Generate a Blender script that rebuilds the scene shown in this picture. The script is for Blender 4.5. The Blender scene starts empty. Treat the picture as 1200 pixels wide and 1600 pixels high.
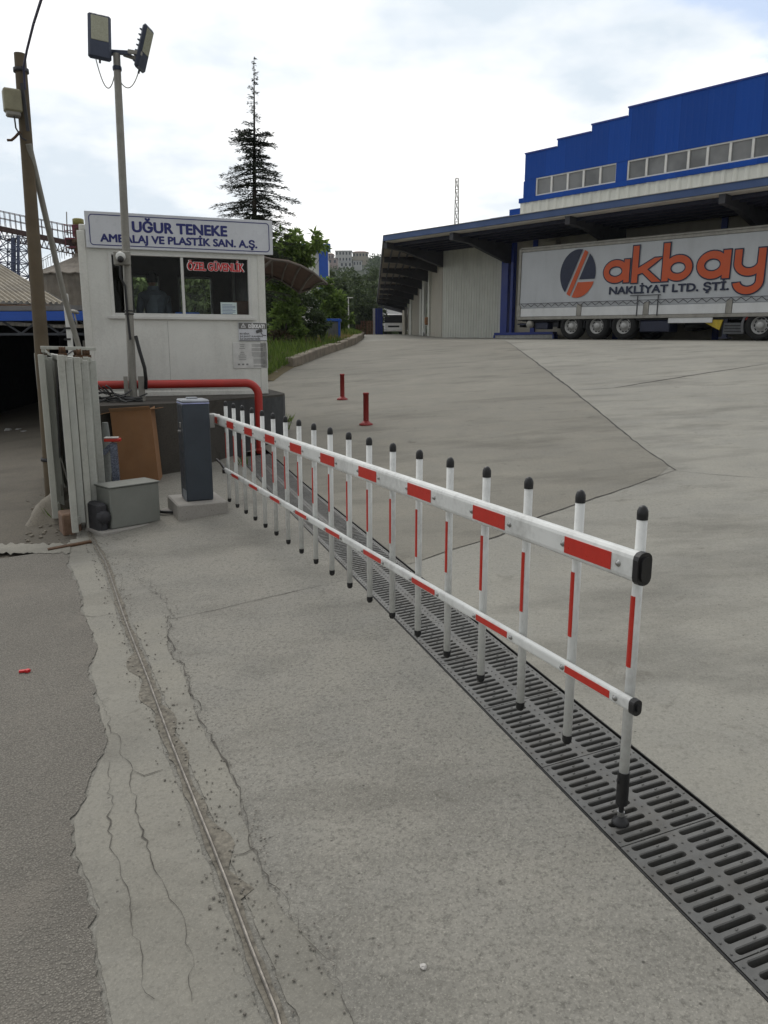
import bpy, math, random
from mathutils import Vector, Matrix, noise as mnoise
random.seed(7)
R = math.radians
scene = bpy.context.scene
COL = scene.collection

# ------------------------------------------------------------------ camera, sky, sun, exposure
CAM_H, PITCH, FPX = 1.6, R(12.0), 1200.0
cam_d = bpy.data.cameras.new('camera')
cam_d.sensor_fit = 'VERTICAL'; cam_d.sensor_height = 36.0; cam_d.lens = 27.0
cam_d.clip_start = 0.05; cam_d.clip_end = 6000
cam = bpy.data.objects.new('camera', cam_d); COL.objects.link(cam)
cam.location = (0, 0, CAM_H); cam.rotation_euler = (R(90) - PITCH, 0, 0)
scene.camera = cam
scene.view_settings.view_transform = 'Standard'; scene.view_settings.look = 'None'
scene.view_settings.exposure = 0.45; scene.view_settings.gamma = 1.0
scene.cycles.use_denoising = True
scene.cycles.max_bounces = 6; scene.cycles.transparent_max_bounces = 12

SUN_EL, SUN_AZ = R(48), R(-25)          # behind thin cloud, ahead of the camera and to the left
world = bpy.data.worlds.new('World'); scene.world = world; world.use_nodes = True
wn = world.node_tree; wn.nodes.clear()
def N(t, **k):
    n = wn.nodes.new(t)
    for a, v in k.items(): setattr(n, a, v)
    return n
def LK(a, b): wn.links.new(a, b)
def M2(op, a, b=None, c=None):
    n = N('ShaderNodeMath', operation=op)
    for i, x in enumerate((a, b, c)):
        if x is None: continue
        if isinstance(x, (int, float)): n.inputs[i].default_value = x
        else: LK(x, n.inputs[i])
    return n.outputs[0]
sky = N('ShaderNodeTexSky', sky_type='NISHITA', sun_disc=False)
sky.sun_elevation = SUN_EL; sky.sun_rotation = SUN_AZ; sky.dust_density = 2.0
bg_sky = N('ShaderNodeBackground'); bg_sky.inputs[1].default_value = 0.12
LK(sky.outputs[0], bg_sky.inputs[0])
tc = N('ShaderNodeTexCoord')
sx = N('ShaderNodeSeparateXYZ'); LK(tc.outputs['Generated'], sx.inputs[0])
h = M2('ADD', M2('MAXIMUM', sx.outputs[2], 0.0), 0.22)
cx = N('ShaderNodeCombineXYZ'); LK(M2('DIVIDE', sx.outputs[0], h), cx.inputs[0]); LK(M2('DIVIDE', sx.outputs[1], h), cx.inputs[1])
def wnoise(scale, detail, rough, off):
    mp = N('ShaderNodeMapping'); mp.inputs[1].default_value = off; LK(cx.outputs[0], mp.inputs[0])
    n = N('ShaderNodeTexNoise'); n.inputs['Scale'].default_value = scale; n.inputs['Detail'].default_value = detail
    n.inputs['Roughness'].default_value = rough; LK(mp.outputs[0], n.inputs['Vector']); return n.outputs[0]
n1 = wnoise(1.15, 7, 0.52, (3.1, 0.7, 0)); n2 = wnoise(2.6, 6, 0.55, (0.4, 5.2, 1.0))
shade = M2('ADD', M2('MULTIPLY', n1, 0.7), M2('MULTIPLY', n2, 0.3))
ramp = N('ShaderNodeValToRGB'); LK(shade, ramp.inputs[0])
e = ramp.color_ramp.elements
e[0].position = 0.40; e[0].color = (0.53, 0.59, 0.645, 1)
e[1].position = 0.56; e[1].color = (.98, .97, .95, 1)
mid = ramp.color_ramp.elements.new(0.48); mid.color = (0.73, 0.75, 0.765, 1)
# bright ahead where the sun is behind the cloud, duller behind the camera
fwd = M2('ADD', M2('MULTIPLY', sx.outputs[1], 0.90), M2('ADD', M2('MULTIPLY', sx.outputs[0], -0.28), M2('MULTIPLY', sx.outputs[2], 0.32)))
mr = N('ShaderNodeMapRange', interpolation_type='SMOOTHSTEP'); LK(fwd, mr.inputs[0])
mr.inputs[1].default_value = -0.35; mr.inputs[2].default_value = 0.75; mr.inputs[3].default_value = 0.46; mr.inputs[4].default_value = 1.08
bg_cl = N('ShaderNodeBackground'); LK(ramp.outputs[0], bg_cl.inputs[0]); LK(mr.outputs[0], bg_cl.inputs[1])
# a hole of blue sky high on the right
dv = N('ShaderNodeVectorMath', operation='DOT_PRODUCT'); LK(tc.outputs['Generated'], dv.inputs[0])
bd = Vector((0.62, 1.10, 0.46)).normalized(); dv.inputs[1].default_value = bd
gap = N('ShaderNodeMapRange', interpolation_type='SMOOTHSTEP')
LK(M2('ADD', dv.outputs['Value'], M2('MULTIPLY', M2('SUBTRACT', n2, 0.5), 0.16)), gap.inputs[0])
gap.inputs[1].default_value = 0.972; gap.inputs[2].default_value = 1.0; gap.inputs[3].default_value = 0.03; gap.inputs[4].default_value = 0.8
mixw = N('ShaderNodeMixShader'); LK(gap.outputs[0], mixw.inputs[0]); LK(bg_cl.outputs[0], mixw.inputs[1]); LK(bg_sky.outputs[0], mixw.inputs[2])
wo = N('ShaderNodeOutputWorld'); LK(mixw.outputs[0], wo.inputs[0])

sun_d = bpy.data.lights.new('sun', 'SUN'); sun_d.energy = 0.6; sun_d.angle = R(25); sun_d.color = (1.0, 0.96, 0.90)
sun = bpy.data.objects.new('sun', sun_d); COL.objects.link(sun)
sd = Vector((math.sin(SUN_AZ) * math.cos(SUN_EL), math.cos(SUN_AZ) * math.cos(SUN_EL), math.sin(SUN_EL)))
sun.rotation_euler = sd.to_track_quat('Z', 'Y').to_euler(); sun.location = sd * 60

# ------------------------------------------------------------------ the lie of the land (survey helpers)
P0 = Vector((.82, 2.37)); DX, DY = -.329, .944; NX, NY = .944, .329      # drain direction d and its normal n
_c, _s = math.cos(PITCH), math.sin(PITCH)
def AS(x, y): return (x - P0.x) * DX + (y - P0.y) * DY, (x - P0.x) * NX + (y - P0.y) * NY
def XY(a, s): return P0.x + a * DX + s * NX, P0.y + a * DY + s * NY
def smin(a, b, k):
    m = min(a, b); return m - k * math.log(math.exp(-(a - m) / k) + math.exp(-(b - m) / k))
def _cap(y):
    T = ((0, .0085), (20, .0095), (26, .0100), (35, .0122), (42, .0142), (60, .0170), (110, .0182))
    for (p, q), (p2, q2) in zip(T, T[1:]):
        if y <= p2: return q + (q2 - q) * max(0, y - p) / (p2 - p)
    return T[-1][1]
def gz(x, y):
    """height of the paved ground"""
    a, s = AS(x, y)
    z = .026 * min(a, 90) + .019 * max(0., min(a, 90) - 6) * (1 if s > -1.5 else max(0, 1 + (s + 1.5) / 3)) + .08 * (smin(max(s, -4), 15, .8))
    return smin(z, 1.6 + min(y, 110) * _cap(min(y, 110)), .05)
def ray(px, py):
    u = (px - 600) / FPX; v = (py - 800) / FPX
    return Vector((u, _c - v * _s, -(_s + v * _c)))
def at(px, py, Y):
    r = ray(px, py); return Vector((0, 0, CAM_H)) + r * (Y / r.y)
def G(px, py, dz=0.0):
    r = ray(px, py); t = .5; o = Vector((0, 0, CAM_H))
    while t < 160:
        p = o + r * t
        if p.z < gz(p.x, p.y) + dz:
            lo, hi = t - .1, t
            for _ in range(24):
                m = (lo + hi) / 2; p = o + r * m
                if p.z < gz(p.x, p.y) + dz: hi = m
                else: lo = m
            return p
        t += .1
    raise ValueError('no ground at %s %s' % (px, py))

# ------------------------------------------------------------------ materials
def lin(r, g, b):
    f = lambda c: (c / 255 / 12.92) if c <= 10 else ((c / 255 + .055) / 1.055) ** 2.4
    return (f(r), f(g), f(b))
class NT:
    def __init__(s, name):
        s.m = bpy.data.materials.new(name); s.m.use_nodes = True; s.t = s.m.node_tree; s.t.nodes.clear()
        s.out = s.n('ShaderNodeOutputMaterial'); s.b = s.n('ShaderNodeBsdfPrincipled'); s.l(s.b.outputs[0], s.out.inputs[0])
        s.tc = s.n('ShaderNodeTexCoord'); s.pos = s.n('ShaderNodeNewGeometry').outputs['Position']; s.obj = s.tc.outputs['Object']
    def n(s, t, **k):
        x = s.t.nodes.new(t)
        for a, v in k.items(): setattr(x, a, v)
        return x
    def l(s, a, b): s.t.links.new(a, b)
    def put(s, sock, v):
        if hasattr(v, 'is_output'): s.l(v, sock)
        elif isinstance(v, (tuple, list)) and len(v) == 3 and sock.type == 'RGBA': sock.default_value = (*v, 1)
        else: sock.default_value = v
    def math(s, op, a, b=0.0, c=None, clamp=False):
        x = s.n('ShaderNodeMath', operation=op, use_clamp=clamp); s.put(x.inputs[0], a); s.put(x.inputs[1], b)
        if c is not None: s.put(x.inputs[2], c)
        return x.outputs[0]
    def noise(s, scale, detail=4, rough=.55, vec=None, dist=0., stretch=None):
        x = s.n('ShaderNodeTexNoise'); x.inputs['Scale'].default_value = scale; x.inputs['Detail'].default_value = detail
        x.inputs['Roughness'].default_value = rough; x.inputs['Distortion'].default_value = dist
        v = vec or s.pos
        if stretch:
            mp = s.n('ShaderNodeMapping'); mp.inputs['Scale'].default_value = stretch[:3]
            if len(stretch) > 3: mp.inputs['Rotation'].default_value = (0, 0, stretch[3])
            s.l(v, mp.inputs[0]); v = mp.outputs[0]
        s.l(v, x.inputs['Vector']); return x.outputs[0]
    def voro(s, scale, feature='F1', vec=None):
        x = s.n('ShaderNodeTexVoronoi', feature=feature); x.inputs['Scale'].default_value = scale; s.l(vec or s.pos, x.inputs['Vector']); return x
    def ramp(s, fac, a, b, va=0., vb=1.):
        x = s.n('ShaderNodeMapRange'); s.put(x.inputs[0], fac); x.inputs[1].default_value = a; x.inputs[2].default_value = b
        x.inputs[3].default_value = va; x.inputs[4].default_value = vb; return x.outputs[0]
    def mix(s, fac, a, b, mode='MIX'):
        x = s.n('ShaderNodeMix', data_type='RGBA', blend_type=mode); s.put(x.inputs[0], fac); s.put(x.inputs[6], a); s.put(x.inputs[7], b); return x.outputs[2]
    def bump(s, h, strength=.3, dist=.01):
        x = s.n('ShaderNodeBump'); x.inputs['Strength'].default_value = strength; x.inputs['Distance'].default_value = dist; s.l(h, x.inputs['Height'])
        s.l(x.outputs[0], s.b.inputs['Normal'])
    def fin(s, col, rough=.6, metal=0., spec=.5):
        s.put(s.b.inputs['Base Color'], col); s.put(s.b.inputs['Roughness'], rough); s.put(s.b.inputs['Metallic'], metal)
        s.b.inputs['Specular IOR Level'].default_value = spec; return s.m
def sc(c, k): return tuple(min(1, x * k) for x in c)
MATS = {}
def mat(name, c, rough=.5, metal=0., var=.18, scale=6., bump=.0, bscale=60., spec=.5, dirt=0.):
    """painted / plain material with uneven tone, optional grain and weather stains"""
    t = NT(name); nn = t.noise(scale, 5, .6)
    col = t.mix(t.ramp(nn, .3, .7), sc(c, 1 - var), sc(c, 1 + var))
    if dirt:
        st = t.noise(3.0, 6, .65, stretch=(1, 1, .25)); sp = t.noise(38, 3, .6)
        f = t.math('MULTIPLY', t.ramp(t.math('ADD', t.math('MULTIPLY', st, .7), t.math('MULTIPLY', sp, .3)), .48, .66), dirt)
        col = t.mix(f, col, (.10, .085, .065))
    rg = t.ramp(t.noise(scale * 2.3, 3), .3, .7, max(.02, rough - .08), min(1, rough + .1))
    if bump: t.bump(t.noise(bscale, 5, .6), bump, .004)
    MATS[name] = t.fin(col, rg, metal, spec); return MATS[name]

# ------------------------------------------------------------------ mesh building
WLOC = {}
def wl(o): return WLOC[o.name] if o is not None else Vector((0, 0, 0))
def tag(o, label=None, cat=None, group=None, kind=None):
    if label: o['label'] = label
    if cat: o['category'] = cat
    if group: o['group'] = group
    if kind: o['kind'] = kind
    return o
def thing(name, loc, label, cat, group=None):
    o = bpy.data.objects.new(name, None); COL.objects.link(o); o.location = loc; o.empty_display_size = .2
    WLOC[o.name] = Vector(loc); return tag(o, label, cat, group)
class MB:
    def __init__(s): s.v = []; s.f = []; s.mi = []; s.sm = []; s.cur = 0; s.T = None; s.smooth = False
    def add(s, vs, fs, smooth=None):
        o = len(s.v)
        s.v += [(s.T @ Vector(p)) if s.T else Vector(p) for p in vs]
        for f in fs: s.f.append([o + i for i in f]); s.mi.append(s.cur); s.sm.append(s.smooth if smooth is None else smooth)
        return s
    def box(s, c, size, M=None, bev=0.0):
        c = Vector(c); hx, hy, hz = [x / 2 for x in size]; b = min(bev, hx * .9, hy * .9, hz * .9)
        if b <= 0:
            vs = [Vector((x, y, z)) for x in (-hx, hx) for y in (-hy, hy) for z in (-hz, hz)]
            fs = [(0, 1, 3, 2), (4, 6, 7, 5), (0, 4, 5, 1), (2, 3, 7, 6), (0, 2, 6, 4), (1, 5, 7, 3)]
        else:
            vs = []; idx = {}
            def vid(ax, sg):   # vertex of the corner sg lying on the face of axis ax
                k = (ax, sg)
                if k not in idx:
                    p = [sg[i] * ((hx, hy, hz)[i] - (0 if i == ax else b)) for i in range(3)]; idx[k] = len(vs); vs.append(Vector(p))
                return idx[k]
            fs = []
            for ax in range(3):
                o1, o2 = [i for i in range(3) if i != ax]
                for sg in (-1, 1):
                    q = []
                    for (i, j) in ((-1, -1), (1, -1), (1, 1), (-1, 1)):
                        t = [0, 0, 0]; t[ax] = sg; t[o1] = i; t[o2] = j; q.append(vid(ax, tuple(t)))
                    fs.append(q)
            for ax in range(3):          # edges along ax
                o1, o2 = [i for i in range(3) if i != ax]
                for i in (-1, 1):
                    for j in (-1, 1):
                        A = [0, 0, 0]; A[ax] = -1; A[o1] = i; A[o2] = j; B = list(A); B[ax] = 1
                        fs.append([vid(o1, tuple(A)), vid(o1, tuple(B)), vid(o2, tuple(B)), vid(o2, tuple(A))])
            for x in (-1, 1):
                for y in (-1, 1):
                    for z in (-1, 1): fs.append([vid(0, (x, y, z)), vid(1, (x, y, z)), vid(2, (x, y, z))])
        if M is None: M = Matrix.Identity(3)
        return s.add([c + M @ p for p in vs], fs)
    def beam(s, p, q, w, h, up=(0, 0, 1), bev=0.0):
        p = Vector(p); q = Vector(q); d = (q - p); L = d.length; d.normalize(); u = Vector(up)
        if abs(d.dot(u)) > .98: u = Vector((0, 1, 0))
        sd_ = d.cross(u).normalized(); u = sd_.cross(d).normalized()
        return s.box((p + q) / 2, (w, L, h), Matrix((sd_, d, u)).transposed(), bev)
    def tube(s, pts, r, seg=8, caps=True):
        pts = [Vector(p) for p in pts]; rs = r if isinstance(r, (list, tuple)) else [r] * len(pts); vs = []; fs = []; n = len(pts); pu = None
        for i, p in enumerate(pts):
            d = (pts[min(i + 1, n - 1)] - pts[max(i - 1, 0)]).normalized()
            if pu is None: pu = Vector((0, 0, 1)) if abs(d.z) < .9 else Vector((1, 0, 0))
            u = (pu - d * pu.dot(d)).normalized(); w = d.cross(u); pu = u
            for k in range(seg):
                a = 2 * math.pi * k / seg; vs.append(p + (u * math.cos(a) + w * math.sin(a)) * rs[i])
        for i in range(n - 1):
            for k in range(seg):
                k2 = (k + 1) % seg; fs.append((i * seg + k, i * seg + k2, (i + 1) * seg + k2, (i + 1) * seg + k))
        s.add(vs, fs, True)
        if caps: s.add(vs[:seg], [list(range(seg))[::-1]], False); s.add(vs[-seg:], [list(range(seg))], False)
        return s
    def lathe(s, prof, c=(0, 0, 0), seg=24, axis=(0, 0, 1), smooth=True):
        c = Vector(c); ax = Vector(axis).normalized(); u = ax.orthogonal().normalized(); w = ax.cross(u); vs = []; fs = []
        for r, z in prof:
            for k in range(seg):
                a = 2 * math.pi * k / seg; vs.append(c + ax * z + (u * math.cos(a) + w * math.sin(a)) * r)
        for i in range(len(prof) - 1):
            for k in range(seg):
                k2 = (k + 1) % seg; fs.append((i * seg + k, i * seg + k2, (i + 1) * seg + k2, (i + 1) * seg + k))
        return s.add(vs, fs, smooth)
    def prism(s, poly, a, b):
        """poly: 2D points; a, b: functions (u,v)->3D giving the two end faces"""
        n = len(poly); v0 = [a(*p) for p in poly]; v1 = [b(*p) for p in poly]
        fs = [list(range(n))[::-1], [n + i for i in range(n)]] + [(i, (i + 1) % n, n + (i + 1) % n, n + i) for i in range(n)]
        return s.add(v0 + v1, fs)
    def sheet(s, rows):
        """rows: equal-length lists of 3D points"""
        m = len(rows[0]); vs = [p for r in rows for p in r]
        return s.add(vs, [(i * m + j, i * m + j + 1, (i + 1) * m + j + 1, (i + 1) * m + j) for i in range(len(rows) - 1) for j in range(m - 1)])
    def build(s, name, mats, parent=None, fix=True):
        me = bpy.data.meshes.new(name); org = wl(parent)
        me.from_pydata([tuple(p - org) for p in s.v], [], s.f)
        for m in (mats if isinstance(mats, (list, tuple)) else [mats]): me.materials.append(m)
        me.polygons.foreach_set('material_index', s.mi); me.polygons.foreach_set('use_smooth', s.sm); me.update()
        if fix:
            import bmesh
            bm = bmesh.new(); bm.from_mesh(me); bmesh.ops.recalc_face_normals(bm, faces=bm.faces); bm.to_mesh(me); bm.free()
        o = bpy.data.objects.new(name, me); COL.objects.link(o)
        if parent is not None: o.parent = parent
        WLOC[o.name] = org; return o
def solo(o, label, cat, group=None):
    """a thing that is one mesh: its origin goes to its base"""
    vs = o.data.vertices; lo = Vector([min(v.co[i] for v in vs) for i in range(3)]); hi = Vector([max(v.co[i] for v in vs) for i in range(3)])
    org = Vector(((lo.x + hi.x) / 2, (lo.y + hi.y) / 2, lo.z))
    for v in vs: v.co -= org
    o.location = org; WLOC[o.name] = org; return tag(o, label, cat, group)
def struct(o): return tag(o, kind='structure')
def frame(ux, n):
    """3x3 with x along ux, z along outward normal n, y up"""
    ux = Vector(ux).normalized(); n = Vector(n).normalized(); return Matrix((ux, n.cross(ux), n)).transposed()
def text(body, size, origin, Mx, mt, name, parent, bold=.0, width=None, align='CENTER', depth=.004, shear=0.):
    """lettering as a thin mesh; Mx columns = right, up, outward"""
    c = bpy.data.curves.new(name, 'FONT'); c.body = body; c.size = size; c.align_x = align; c.extrude = depth / 2; c.resolution_u = 4; c.shear = shear
    o = bpy.data.objects.new(name, c); COL.objects.link(o); bpy.context.view_layer.update()
    me = bpy.data.meshes.new_from_object(o.evaluated_get(bpy.context.evaluated_depsgraph_get())); bpy.data.objects.remove(o)
    xs = [v.co.x for v in me.vertices]; k = 1.0
    if width: k = width / (max(xs) - min(xs))
    org = wl(parent); og = Vector(origin)
    if bold:      # heavier strokes: the same outline set a hair apart several times
        V = [v.co.copy() for v in me.vertices]; F = [list(p.vertices) for p in me.polygons]; nv = len(V); vs = []; fs = []
        for i, (dx, dy) in enumerate(((0, 0), (-1, 0), (1, 0), (0, .8), (0, -.8), (.7, .6), (-.7, .6), (.7, -.6), (-.7, -.6))):
            vs += [Vector((p.x + dx * bold / k, p.y + dy * bold, p.z - i * .00012)) for p in V]; fs += [[j + i * nv for j in f] for f in F]
        me = bpy.data.meshes.new(name); me.from_pydata(vs, [], fs)
    for v in me.vertices: v.co = og + Mx @ Vector((v.co.x * k, v.co.y, v.co.z)) - org
    me.materials.clear(); me.materials.append(mt); me.update()
    ob = bpy.data.objects.new(name, me); COL.objects.link(ob); ob.parent = parent; WLOC[ob.name] = org; return ob
# ------------------------------------------------------------------ ground
def concrete(name, c, grit, rot, stain=.5, pits=True):
    t = NT(name)
    big = t.noise(.35, 5, .6); mid = t.noise(2.2, 6, .62); fine = t.noise(55, 4, .7); vf = t.noise(150, 3, .7); ag = t.voro(150)
    drag = t.noise(.9, 6, .65, stretch=(.7, 1.7, 1, rot))
    col = t.mix(t.ramp(big, .3, .7), sc(c, .84), sc(c, 1.14))
    col = t.mix(t.math('MULTIPLY', t.ramp(mid, .35, .7), .45), col, sc((c[0] * .96, c[1], c[2] * 1.08), .72))
    col = t.mix(t.math('MULTIPLY', t.ramp(drag, .50, .72), stain), col, sc(c, .50))
    col = t.mix(t.math('MULTIPLY', t.ramp(t.noise(4.5, 7, .7, dist=.6), .60, .74), stain * .9), col, sc((c[0], c[1] * .97, c[2] * .93), .42))
    col = t.mix(t.ramp(fine, .50, .66, 0, grit * .9), col, sc(c, .45))
    col = t.mix(t.ramp(vf, .55, .70, 0, grit * .75), col, sc(c, 1.6))
    col = t.mix(t.ramp(ag.outputs['Color'], .62, 1.0, 0, grit * .34), col, sc(c, 1.6)); col = t.mix(t.ramp(ag.outputs['Color'], .38, .0, 0, grit * .42), col, sc(c, .38))
    hgt = t.math('ADD', t.math('MULTIPLY', fine, .6), t.math('MULTIPLY', vf, .4))
    if pits:
        vo = t.voro(26); pit = t.ramp(vo.outputs['Distance'], .06, .16, 1, 0)
        gate = t.ramp(t.noise(7, 2), .54, .62); pm = t.math('MULTIPLY', pit, gate)
        col = t.mix(t.math('MULTIPLY', pm, .75), col, sc(c, .25)); hgt = t.math('SUBTRACT', hgt, t.math('MULTIPLY', pm, .8))
    t.bump(hgt, .35 + grit * .35, .006)
    return t.fin(col, .85, 0, .3)
m_yard = concrete('yard_concrete', (.292, .280, .242), .46, -.5, .9)
m_apron = concrete('apron_concrete', (.262, .250, .217), .85, .4, .8)
m_patch = concrete('patch_cement', (.275, .261, .222), .42, .9, .8)
m_dirt = concrete('trodden_dirt', (.118, .104, .082), .7, .2, .7)
def asphalt():
    t = NT('worn_asphalt'); vo = t.voro(120); vo2 = t.voro(48)
    f = t.noise(160, 3, .7); big = t.noise(.7, 5, .6)
    c = (.235, .219, .19)
    col = t.mix(t.ramp(big, .3, .7), sc(c, .85), sc(c, 1.2))
    col = t.mix(t.ramp(vo.outputs['Color'], .45, .95, 0, .4), col, (.37, .345, .30))
    col = t.mix(t.ramp(vo.outputs['Distance'], .36, .60, 0, .5), col, (.055, .050, .044))
    col = t.mix(t.ramp(t.noise(1.6, 6, .7), .52, .72, 0, .5), col, (.26, .235, .20))
    hgt = t.math('ADD', t.ramp(vo.outputs['Distance'], 0, .6, 1, 0), t.math('MULTIPLY', t.ramp(vo2.outputs['Distance'], 0, .6, 1, 0), .8))
    t.bump(t.math('ADD', hgt, t.math('MULTIPLY', f, .5)), .9, .007)
    return t.fin(col, .9, 0, .25)
m_asph = asphalt()
m_slab = concrete('older_slab_concrete', (.232, .218, .182), .45, -.5, .85)
m_crack = mat('crack_dark', (.048, .044, .038), .95, var=.4, scale=30)
m_groove = mat('groove_dirt', (.165, .150, .122), .95, var=.5, scale=40, bump=.6)
m_earth = concrete('earth', (.10, .095, .055), .5, .2, .5, False)

def gp(a, s, dz=0.): x, y = XY(a, s); return Vector((x, y, gz(x, y) + dz))
def lerp_table(tab, v):
    if v <= tab[0][0]: return tab[0][1]
    for (p, q), (p2, q2) in zip(tab, tab[1:]):
        if v <= p2: return q + (q2 - q) * (v - p) / (p2 - p)
    return tab[-1][1]
def as_table(pix):
    t = []
    for px, py in pix:
        p = G(px, py); t.append(AS(p.x, p.y))
    return sorted(t)
def frange(a, b, st):
    n = max(1, int(round((b - a) / st))); return [a + (b - a) * i / n for i in range(n + 1)]
# the base sheet to the horizon
mb = MB(); ys = [-40, -15, -6, -2] + frange(0, 60, 2) + [70, 85, 100, 130, 180, 260, 400, 700, 1200, 2500]
xs = [-2500, -1000, -400, -150, -70] + frange(-40, 60, 2.5) + [80, 150, 400, 1000, 2500]
mb.sheet([[Vector((x, y, gz(x, y) - .12)) for x in xs] for y in ys]); struct(mb.build('ground', m_earth, fix=False))

DS0, DS1 = -.077, .317                       # the two edges of the drain
edge = as_table([(105, 858), (108, 885), (128, 935), (128, 965), (148, 1010), (140, 1050), (152, 1120), (165, 1165), (150, 1195), (133, 1240), (108, 1290), (112, 1335), (128, 1370), (150, 1420), (142, 1490), (160, 1545), (168, 1600)])
rail = as_table([(140, 835), (165, 880), (195, 970), (230, 1060), (270, 1170), (310, 1270), (350, 1370), (390, 1480), (437, 1600)])
crk = as_table([(215, 902), (248, 930), (268, 958), (262, 985), (270, 1020), (285, 1040), (300, 1085), (322, 1140), (352, 1190), (372, 1235), (385, 1285), (395, 1325), (425, 1380), (455, 1430), (490, 1475), (520, 1530), (560, 1610)])
def ragged(v, amp=.03, f=5.): return amp * (mnoise.noise(Vector((v * f, 3.3, 0))) + .6 * mnoise.noise(Vector((v * f * 3.7, 9.1, 0))) + .35 * mnoise.noise(Vector((v * f * 11, 1.7, 0))))
ATOP = edge[-1][0]
# dirt lot on the left and in front of the shed
mb = MB(); mb.sheet([[gp(a, s, -.02) for s in (-60, -25, -10, -4.01, -3.9, -2.6, -1.52, -1.0)] for a in frange(ATOP - .2, 40, .5)]); struct(mb.build('dirt_lot', m_dirt, fix=False))
# concrete apron on the road side of the drain
mb = MB(); mb.sheet([[gp(a, s, 0) for s in ([lerp_table(edge, a) - .12 if a < ATOP else -1.95] + [-1.5, -1.2, -.8, -.4, DS0 - .012])] for a in frange(-4, 8.2, .12)])
struct(mb.build('concrete_apron', m_apron, fix=False))
# concrete yard beyond the drain
mb = MB(); sv = [DS1 + .006] + frange(.5, 20, .75) + [22, 26, 32, 45]
mb.sheet([[gp(a, s, 0) for s in sv] for a in frange(-4, 30, .6) + frange(31, 105, 3)])
mb.sheet([[gp(a, s, 0) for s in (-.9, -.4, DS1 + .006)] for a in frange(8.2, 30, .6)])
mb.sheet([[gp(a, s, 0) for s in (-8, -4.01, -3.9, -1.49, -.9)] for a in frange(24, 105, 1.5)])
struct(mb.build('concrete_yard', m_yard, fix=False))
# the older, darker slab between the drain and the zigzag joint
jt = as_table([(787, 532), (840, 568), (895, 610), (950, 655), (1008, 702), (1055, 735), (1000, 755), (940, 775), (850, 805), (780, 838), (700, 862), (645, 880)])
mb = MB(); mb.sheet([[gp(a, DS1 + .008 + (max(.02, lerp_table(jt, a) - DS1 - .018)) * k / 14, .002) for k in range(15)] for a in frange(jt[0][0], 29.5, .3)]); struct(mb.build('concrete_slab', m_slab, fix=False))
# asphalt street with a ragged edge
mb = MB(); rows = []
for a in frange(-4, ATOP, .025):
    e0 = lerp_table(edge, a) + ragged(a); rows.append([gp(a, s, .006) for s in (e0, e0 - .05, min(e0 - .1, -2.4), -3.9, -4.01, -12, -40)])
mb.sheet(rows); struct(mb.build('asphalt_road', m_asph, fix=False))
# smooth cement patched along the gate rail, both sides
mb = MB()
mb.sheet([[gp(a, s, .0035) for s in (lerp_table(edge, a) + .012 + ragged(a, .012), lerp_table(rail, a) - .03 - .02 * abs(ragged(a + 5, 1., 2.)))] for a in frange(-4, rail[-1][0] - .1, .03)])
mb.sheet([[gp(a, s, .0035) for s in (lerp_table(rail, a) + .035 + .02 * abs(ragged(a + 9, 1., 3.)), max(lerp_table(rail, a) + .06, lerp_table(crk, a) - .012 + ragged(a + 2, .02, 5.)))] for a in frange(-1.6, crk[-1][0] - .9, .03)])
struct(mb.build('cement_patch', m_patch, fix=False))
def crackline(mb, pix, w0, w1, dz, amp=.012, f=5., pts=None, step=.03):
    P = pts or [G(px, py) for px, py in pix]; L = []
    for p, q in zip(P, P[1:]):
        n = max(1, int((q - p).length / step)); L += [p.lerp(q, i / n) for i in range(n)]
    L.append(P[-1]); rows = []
    for i, p in enumerate(L):
        d = (L[min(i + 1, len(L) - 1)] - L[max(i - 1, 0)]); d.z = 0; d.normalize(); n = Vector((-d.y, d.x, 0))
        k = i * step; o = n * (amp * (mnoise.noise(Vector((k * f, pix[0][0] if pix else 1., 0))) + .5 * mnoise.noise(Vector((k * f * 4, 7., 0)))))
        w = (w0 + (w1 - w0) * abs(mnoise.noise(Vector((k * 6, 2., 4.)))) * 1.8) * min(1, .25 + 2 * i / len(L), .25 + 2 * (len(L) - i) / len(L))
        c = p + o; a_, b_ = c - n * w / 2, c + n * w / 2
        rows.append([Vector((a_.x, a_.y, gz(a_.x, a_.y) + dz)), Vector((b_.x, b_.y, gz(b_.x, b_.y) + dz))])
    mb.sheet(rows)
mb = MB()
crackline(mb, [(787, 532), (840, 568), (895, 610), (950, 655), (1008, 702), (1055, 735)], .03, .06, .004, .03, 1.2, step=.12)
crackline(mb, [(1055, 735), (1000, 755), (940, 775), (850, 805), (780, 838), (700, 862), (640, 882)], .012, .028, .004, .02, 1.5, step=.06)
crackline(mb, [(895, 610), (960, 606), (1060, 590), (1200, 568)], .035, .07, .004, .03, .8, step=.12)
crackline(mb, [(1055, 736), (1120, 742), (1200, 748)], .004, .01, .004, .01, 1.5, step=.08)
crackline(mb, [(548, 905), (480, 920), (400, 938), (330, 955), (278, 966), (215, 972)], .003, .008, .003, .012, 2.5)
struct(mb.build('concrete_joint', m_crack, fix=False))
mb = MB()
crackline(mb, [(215, 902), (248, 930), (268, 958), (262, 985), (270, 1020), (285, 1040), (300, 1085), (322, 1140), (352, 1190), (372, 1235), (385, 1285), (395, 1325), (425, 1380), (455, 1430), (490, 1475), (520, 1530), (560, 1610)], .002, .012, .0075, .040, 7.)
crackline(mb, [(170, 1190), (172, 1300), (190, 1370), (205, 1420), (215, 1500), (240, 1565)], .001, .008, .0075, .030, 8.)
crackline(mb, [(150, 1080), (205, 1205), (212, 1270), (232, 1335), (262, 1395), (285, 1440), (298, 1500), (300, 1570)], .001, .007, .0075, .030, 8.)
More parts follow.
